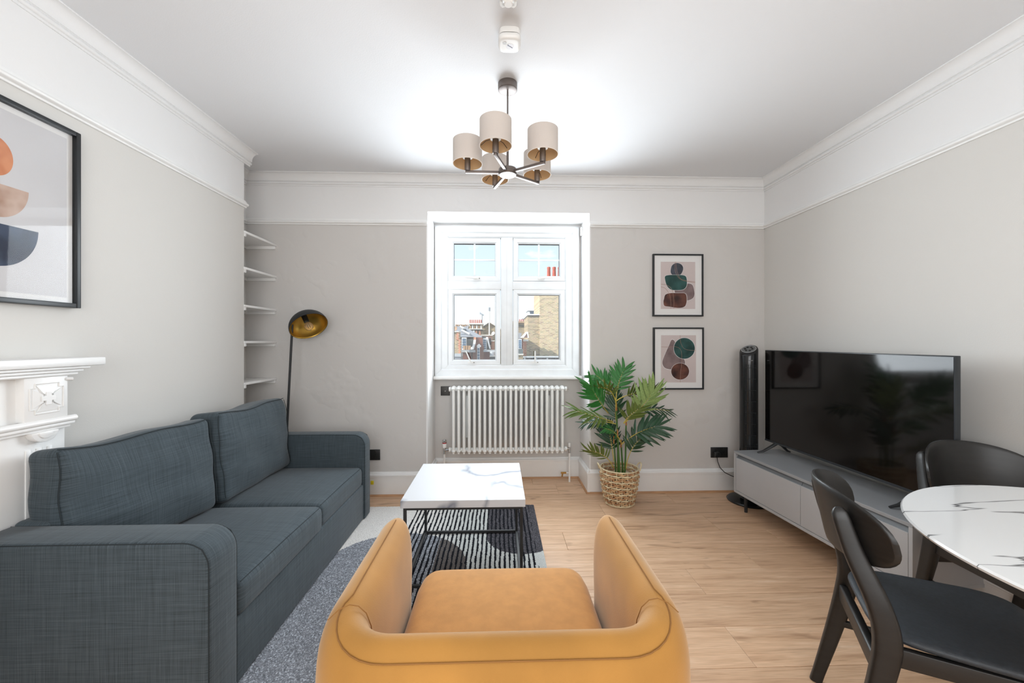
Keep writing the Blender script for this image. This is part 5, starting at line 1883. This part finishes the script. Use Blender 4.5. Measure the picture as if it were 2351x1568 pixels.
obj('lean_to_kerb', ebox(MB(), 1290, 1318, 1475, 1335, 22.5, 1.0), STONE, b2)
obj('lean_to_base', ebox(MB(), 1290, 1335, 1475, 1470, 22.6, 1.0), YELD, b2)

# stack with pots behind
b3 = bld('chimney_stack', 1440, 32, 'brick chimney stack with five red pots in the right pane', 'chimney')
obj('stack', ebox(MB(), 1270, 735, 1520, 3920, 32, 2), YELD, b3)
obj('cap', ebox(MB(), 1262, 708, 1528, 742, 31.8, 2.4), BUFFP, b3)
obj('band', ebox(MB(), 1266, 785, 1524, 800, 31.9, 2.2), DARKR, b3)
pots(b3, [1375, 1405, 1435, 1465, 1495], 672, 710, 32.8, TERRA, 22)
# pale modern block further away
b4 = bld('mansard_block', 1650, 48, 'pale mansard roof and white penthouse above the brick party wall')
obj('mansard', epoly([(1672, 590), (1712, 440), (1745, 300), (1770, 235), (1860, 235), (1860, 1400), (1672, 1400)], 48, 5), LEADG, b4)
obj('penthouse', ebox(MB(), 1562, 512, 1690, 1300, 46, 2.5), HAZEW, b4)
obj('penthouse_roof', ebox(MB(), 1546, 490, 1696, 512, 45.6, 3), WHITES, b4)
ewindow(b4, 1585, 520, 1672, 570, 45.9, 3, 2)
obj('tank_room', ebox(MB(), 1640, 372, 1720, 600, 52, 3), HAZEW, b4)
obj('terrace_block', ebox(MB(), 1446, 598, 1560, 660, 50, 3), HAZEW, b4)
obj('terrace_wall', ebox(MB(), 1500, 660, 1570, 1300, 50.2, 3), WHITES, b4)
ewindow(b4, 1492, 614, 1546, 634, 49.9, 4, 1)
obj('mast', MB().tube([ex(1690, 372, 52), ex(1690, 315, 52)], 0.05, 6).tube([ex(1676, 322, 52), ex(1704, 318, 52)], 0.04, 6), METAL, b4)

# gabled stock-brick house, middle of the left pane
b5 = bld('gabled_house', 830, 35.6, 'yellow brick gable end with white verge in the left pane')
obj('wall', epoly([(705, 805), (836, 722), (1100, 880), (1100, 1500), (705, 1500)], 35.6, 4), YELD, b5, smooth=0)
obj('verge', epoly([(690, 806), (836, 708), (845, 722), (705, 818)], 35.4, 4.5), STONE, b5)
obj('verge', epoly([(836, 708), (1110, 876), (1100, 892), (828, 724)], 35.4, 4.5), STONE, b5)
obj('dark_verge_board', epoly([(716, 812), (836, 732), (844, 742), (722, 824)], 35.38, 0.3), DARKR, b5)  # dark line along the left verge, below the pale one
# big stack with seven pots
b6 = bld('chimney_stack', 585, 33, 'wide ornate chimney stack with seven red pots in the left pane', 'chimney')
obj('stack', ebox(MB(), 470, 765, 705, 3830, 33, 2), YELD, b6)
obj('cap', ebox(MB(), 450, 742, 712, 766, 32.7, 2.6), STONE, b6)
for k in range(6):
    obj('corbel', ebox(MB(), 476 + k * 39, 780, 500 + k * 39, 842, 32.8, 0.4), STONE if k % 2 else BUFFP, b6)
obj('band', ebox(MB(), 462, 845, 708, 860, 32.7, 2.5), STONE, b6)
obj('band', ebox(MB(), 466, 868, 708, 880, 32.75, 2.5), DARKR, b6)
obj('pier', ebox(MB(), 580, 880, 610, 1000, 32.8, 1), ORG, b6)
obj('pier', ebox(MB(), 645, 880, 675, 1000, 32.8, 1), ORG, b6)
pots(b6, [482, 516, 550, 585, 619, 654, 687], 682, 742, 33.8, TERRA, 26)
b3['group'] = b6['group'] = 'brick chimney stacks with red pots'
# far row of buff pots
b7 = bld('chimney_row', 320, 38, 'distant row of stubby buff chimneys left of the seven red pots', 'chimney')
for k in range(6):
    obj('chimney', ebox(MB(), 205 + k * 42, 768 + (k % 2) * 4, 232 + k * 42, 815, 38, 1), BUFFP, b7)
obj('wall', ebox(MB(), 150, 800, 470, 3500, 38.3, 2), YELD, b7)

# terrace with slate roof and dutch gable, front of the left pane
b8 = bld('terrace_house', 560, 27, 'slate-roofed red brick house with a white scrolled gable and dormers')
rf = MB()
P_ = [ex(150, 800, 31), ex(375, 808, 31), ex(725, 1003, 27), ex(150, 1003, 27)]
rf.add(P_ + [p - Vector((0, 0, 0.15)) for p in P_], [(0, 1, 2, 3), (7, 6, 5, 4), (0, 1, 5, 4), (1, 2, 6, 5), (2, 3, 7, 6), (3, 0, 4, 7)])
obj('roof', rf, SLATE, b8)
for (a, c_) in (((300, 830, 30.3), (395, 905, 28.9)), ((330, 905, 28.8), (480, 985, 27.3))):
    obj('roof_ridge', MB().tube([ex(*a) + Vector((0, 0, 0.12)), ex(*c_) + Vector((0, 0, 0.12))], 0.07, 6), LEADG, b8)
obj('rooflight', MB().tube([ex(345, 900, 28.9) + Vector((0, 0, 0.12)), ex(398, 908, 28.8) + Vector((0, 0, 0.12))], 0.10, 4), DARKR, b8)
obj('dormer_wall', ebox(MB(), 300, 1000, 560, 1245, 27.0, 3), SLATED, b8)
obj('dormer_cheek', epoly([(700, 1000), (790, 1000), (850, 1225), (850, 1250), (700, 1250)], 27.0, 3), SLATED, b8)
obj('dormer_edge', epoly([(775, 1002), (812, 1002), (862, 1220), (845, 1228)], 26.9, 0.4), WHITES, b8)
ewindow(b8, 325, 1012, 412, 1238, 26.8, 3, 4)
ewindow(b8, 716, 1030, 786, 1242, 26.8, 2, 5)
obj('gable', epoly([(580, 1012), (708, 1012), (716, 1120), (738, 1200), (738, 1600), (310, 1600), (310, 1285), (500, 1285), (555, 1200), (575, 1120)], 26.6, 0.6), REDB, b8)
obj('gable_cap', ebox(MB(), 548, 1006, 590, 1052, 26.5, 0.5), ORG, b8)
sc2 = [(545, 1055), (588, 1055), (582, 1120), (560, 1180), (548, 1235), (490, 1235), (492, 1200), (520, 1180), (535, 1130)]
obj('scroll', epoly(sc2, 26.3, 0.4), WHITES, b8)
obj('cornice', ebox(MB(), 305, 1245, 575, 1288, 26.2, 0.6), LEADG, b8)
obj('cornice', ebox(MB(), 728, 1245, 1010, 1280, 26.2, 0.6), LEADG, b8)
ewindow(b8, 612, 1190, 662, 1440, 26.5, 1, 4)
obj('trefoil', epoly([(605, 1165), (640, 1130), (650, 1130), (684, 1165), (680, 1190), (610, 1190)], 26.45, 0.2), WHITES, b8)
obj('maroon_wing', ebox(MB(), 738, 1280, 1010, 1600, 26.7, 1), MAROON, b8)
for k in range(3):
    obj('roof_pot', MB().lathe([(0.09, 0), (0.10, 0.25), (0, 0.27)], 10, ex(380 + k * 45, 1238, 26.4)), BUFFP, b8)
obj('rain_pipe', MB().tube([ex(515, 1290, 26.5), ex(515, 1500, 26.5)], 0.04, 6), BLACKM, b8)
# brick pier at the far left and the boxy plant beyond
b9 = bld('brick_pier', 225, 24.5, 'orange-cornered brick pier at the left edge of the left pane', 'pier')
obj('wall', ebox(MB(), 100, 905, 268, 1320, 24.5, 1.2), YELD, b9, smooth=0)
obj('quoins', ebox(MB(), 226, 915, 270, 1060, 24.45, 0.3), ORG, b9, smooth=0)
obj('quoins', ebox(MB(), 262, 1050, 302, 1318, 24.45, 0.5), ORG, b9, smooth=0)
obj('coping', ebox(MB(), 95, 895, 275, 910, 24.4, 1.4), STONE, b9)
obj('lead_flashing', ebox(MB(), 100, 1310, 310, 1370, 24.3, 1.4), LEADG, b9)
obj('base_wall', ebox(MB(), 100, 1370, 308, 1560, 24.35, 1.4), SLATE, b9)
b10 = bld('roof_chimney', 800, 29, 'pinkish chimney block with a metal frame right of the scrolled gable', 'chimney')
obj('block', ebox(MB(), 690, 975, 890, 1250, 29.5, 1.5), pm('pink_brickwork', C(186, 140, 122), 0.9, vary=0.1), b10)
obj('cap', ebox(MB(), 680, 960, 900, 978, 29.4, 1.7), STONE, b10)
obj('pier', ebox(MB(), 880, 1080, 928, 1245, 28.6, 0.8), ORG, b10)
obj('pier_cap', ebox(MB(), 872, 1066, 936, 1084, 28.5, 1.0), STONE, b10)
obj('recess', ebox(MB(), 835, 1020, 870, 1150, 29.45, 0.1), DARKR, b10)
b11 = bld('plant_box', 900, 25.8, 'dark rooftop plant with a white tank at the right of the left pane', 'plant box')
obj('box', ebox(MB(), 850, 1360, 1010, 1560, 25.8, 0.3), DARKR, b11)
obj('kerb', ebox(MB(), 842, 1352, 1010, 1368, 25.7, 0.4), STONE, b11)
obj('tank', MB().lathe([(0.16, 0), (0.17, 0.25), (0.08, 0.30), (0, 0.3)], 14, ex(895, 1355, 25.95)), LEADG, b11)


def dish(name, cx_, cy_, Y, rpx, label, mat_=LEADG):
    c_ = ex(cx_, cy_, Y)
    r = ex(cx_ + rpx, cy_, Y).x - c_.x
    t = thing(name, c_, label, 'satellite dish', 'satellite dishes on the roofs')
    Rd = Vector((-0.5, -0.8, 0.35)).normalized().to_track_quat('Z', 'Y').to_matrix()
    obj('bowl', MB().lathe([(0.0, -r * 0.30), (r * 0.5, -r * 0.24), (r * 0.85, -r * 0.08), (r, 0.02), (r * 0.97, 0.03), (r * 0.5, -r * 0.20), (0.0, -r * 0.26)], 20, c_, M=Rd), mat_, t)
    obj('feed_arm', MB().tube([c_ + Rd @ Vector((0, -r * 0.9, 0)), c_ + Rd @ Vector((0, 0, r * 0.7))], r * 0.05, 6), METAL, t)
    obj('pole', MB().tube([c_ - Rd @ Vector((0, 0, r * 0.2)), c_ - Vector((0, -0.1, r * 1.6))], r * 0.07, 6), METAL, t)


dish('satellite_dish', 912, 936, 28.4, 36, 'pale satellite dish below the brick gable', STONE)
dish('satellite_dish', 420, 826, 30.6, 42, 'dark grey satellite dish on the slate roof ridge', SLATE)
dish('satellite_dish', 545, 905, 29.0, 28, 'small grey satellite dish under the seven-pot stack', LEADG)
dish('satellite_dish', 208, 850, 27.6, 44, 'buff satellite dish at the left edge of the view', BUFFP)
ae = thing('tv_aerial', ex(704, 742, 34.0), 'branched television aerial beside the seven red pots', 'aerial')
obj('mast', MB().tube([ex(704, 742, 34.0), ex(706, 585, 34.0)], 0.038, 6), METAL, ae)
obj('boom', MB().tube([ex(662, 560, 34.0), ex(735, 600, 34.0)], 0.03, 6), METAL, ae)
for k in range(5):
    x, y = 664 + k * 17, 560 + k * 9
    obj('director', MB().tube([ex(x, y - 26 + k * 3, 34.0), ex(x, y + 26 - k * 2, 34.0)], 0.022, 5), METAL, ae)
ms_ = thing('radio_mast', ex(838, 1000, 30.5), 'slim pale radio mast in front of the brick gable', 'aerial')
obj('mast', MB().tube([ex(838, 1000, 30.5), ex(840, 455, 30.5)], 0.045, 6), STONE, ms_)
obj('tip', MB().tube([ex(840, 520, 30.5), ex(840, 452, 30.5)], 0.075, 6), METAL, ms_)
link('ground', MB().box(-60, 60, 5, 90, -11.2, -11.0).mesh('ground', DARKR), None, 'dark ground far below the window', 'ground', kind='structure')
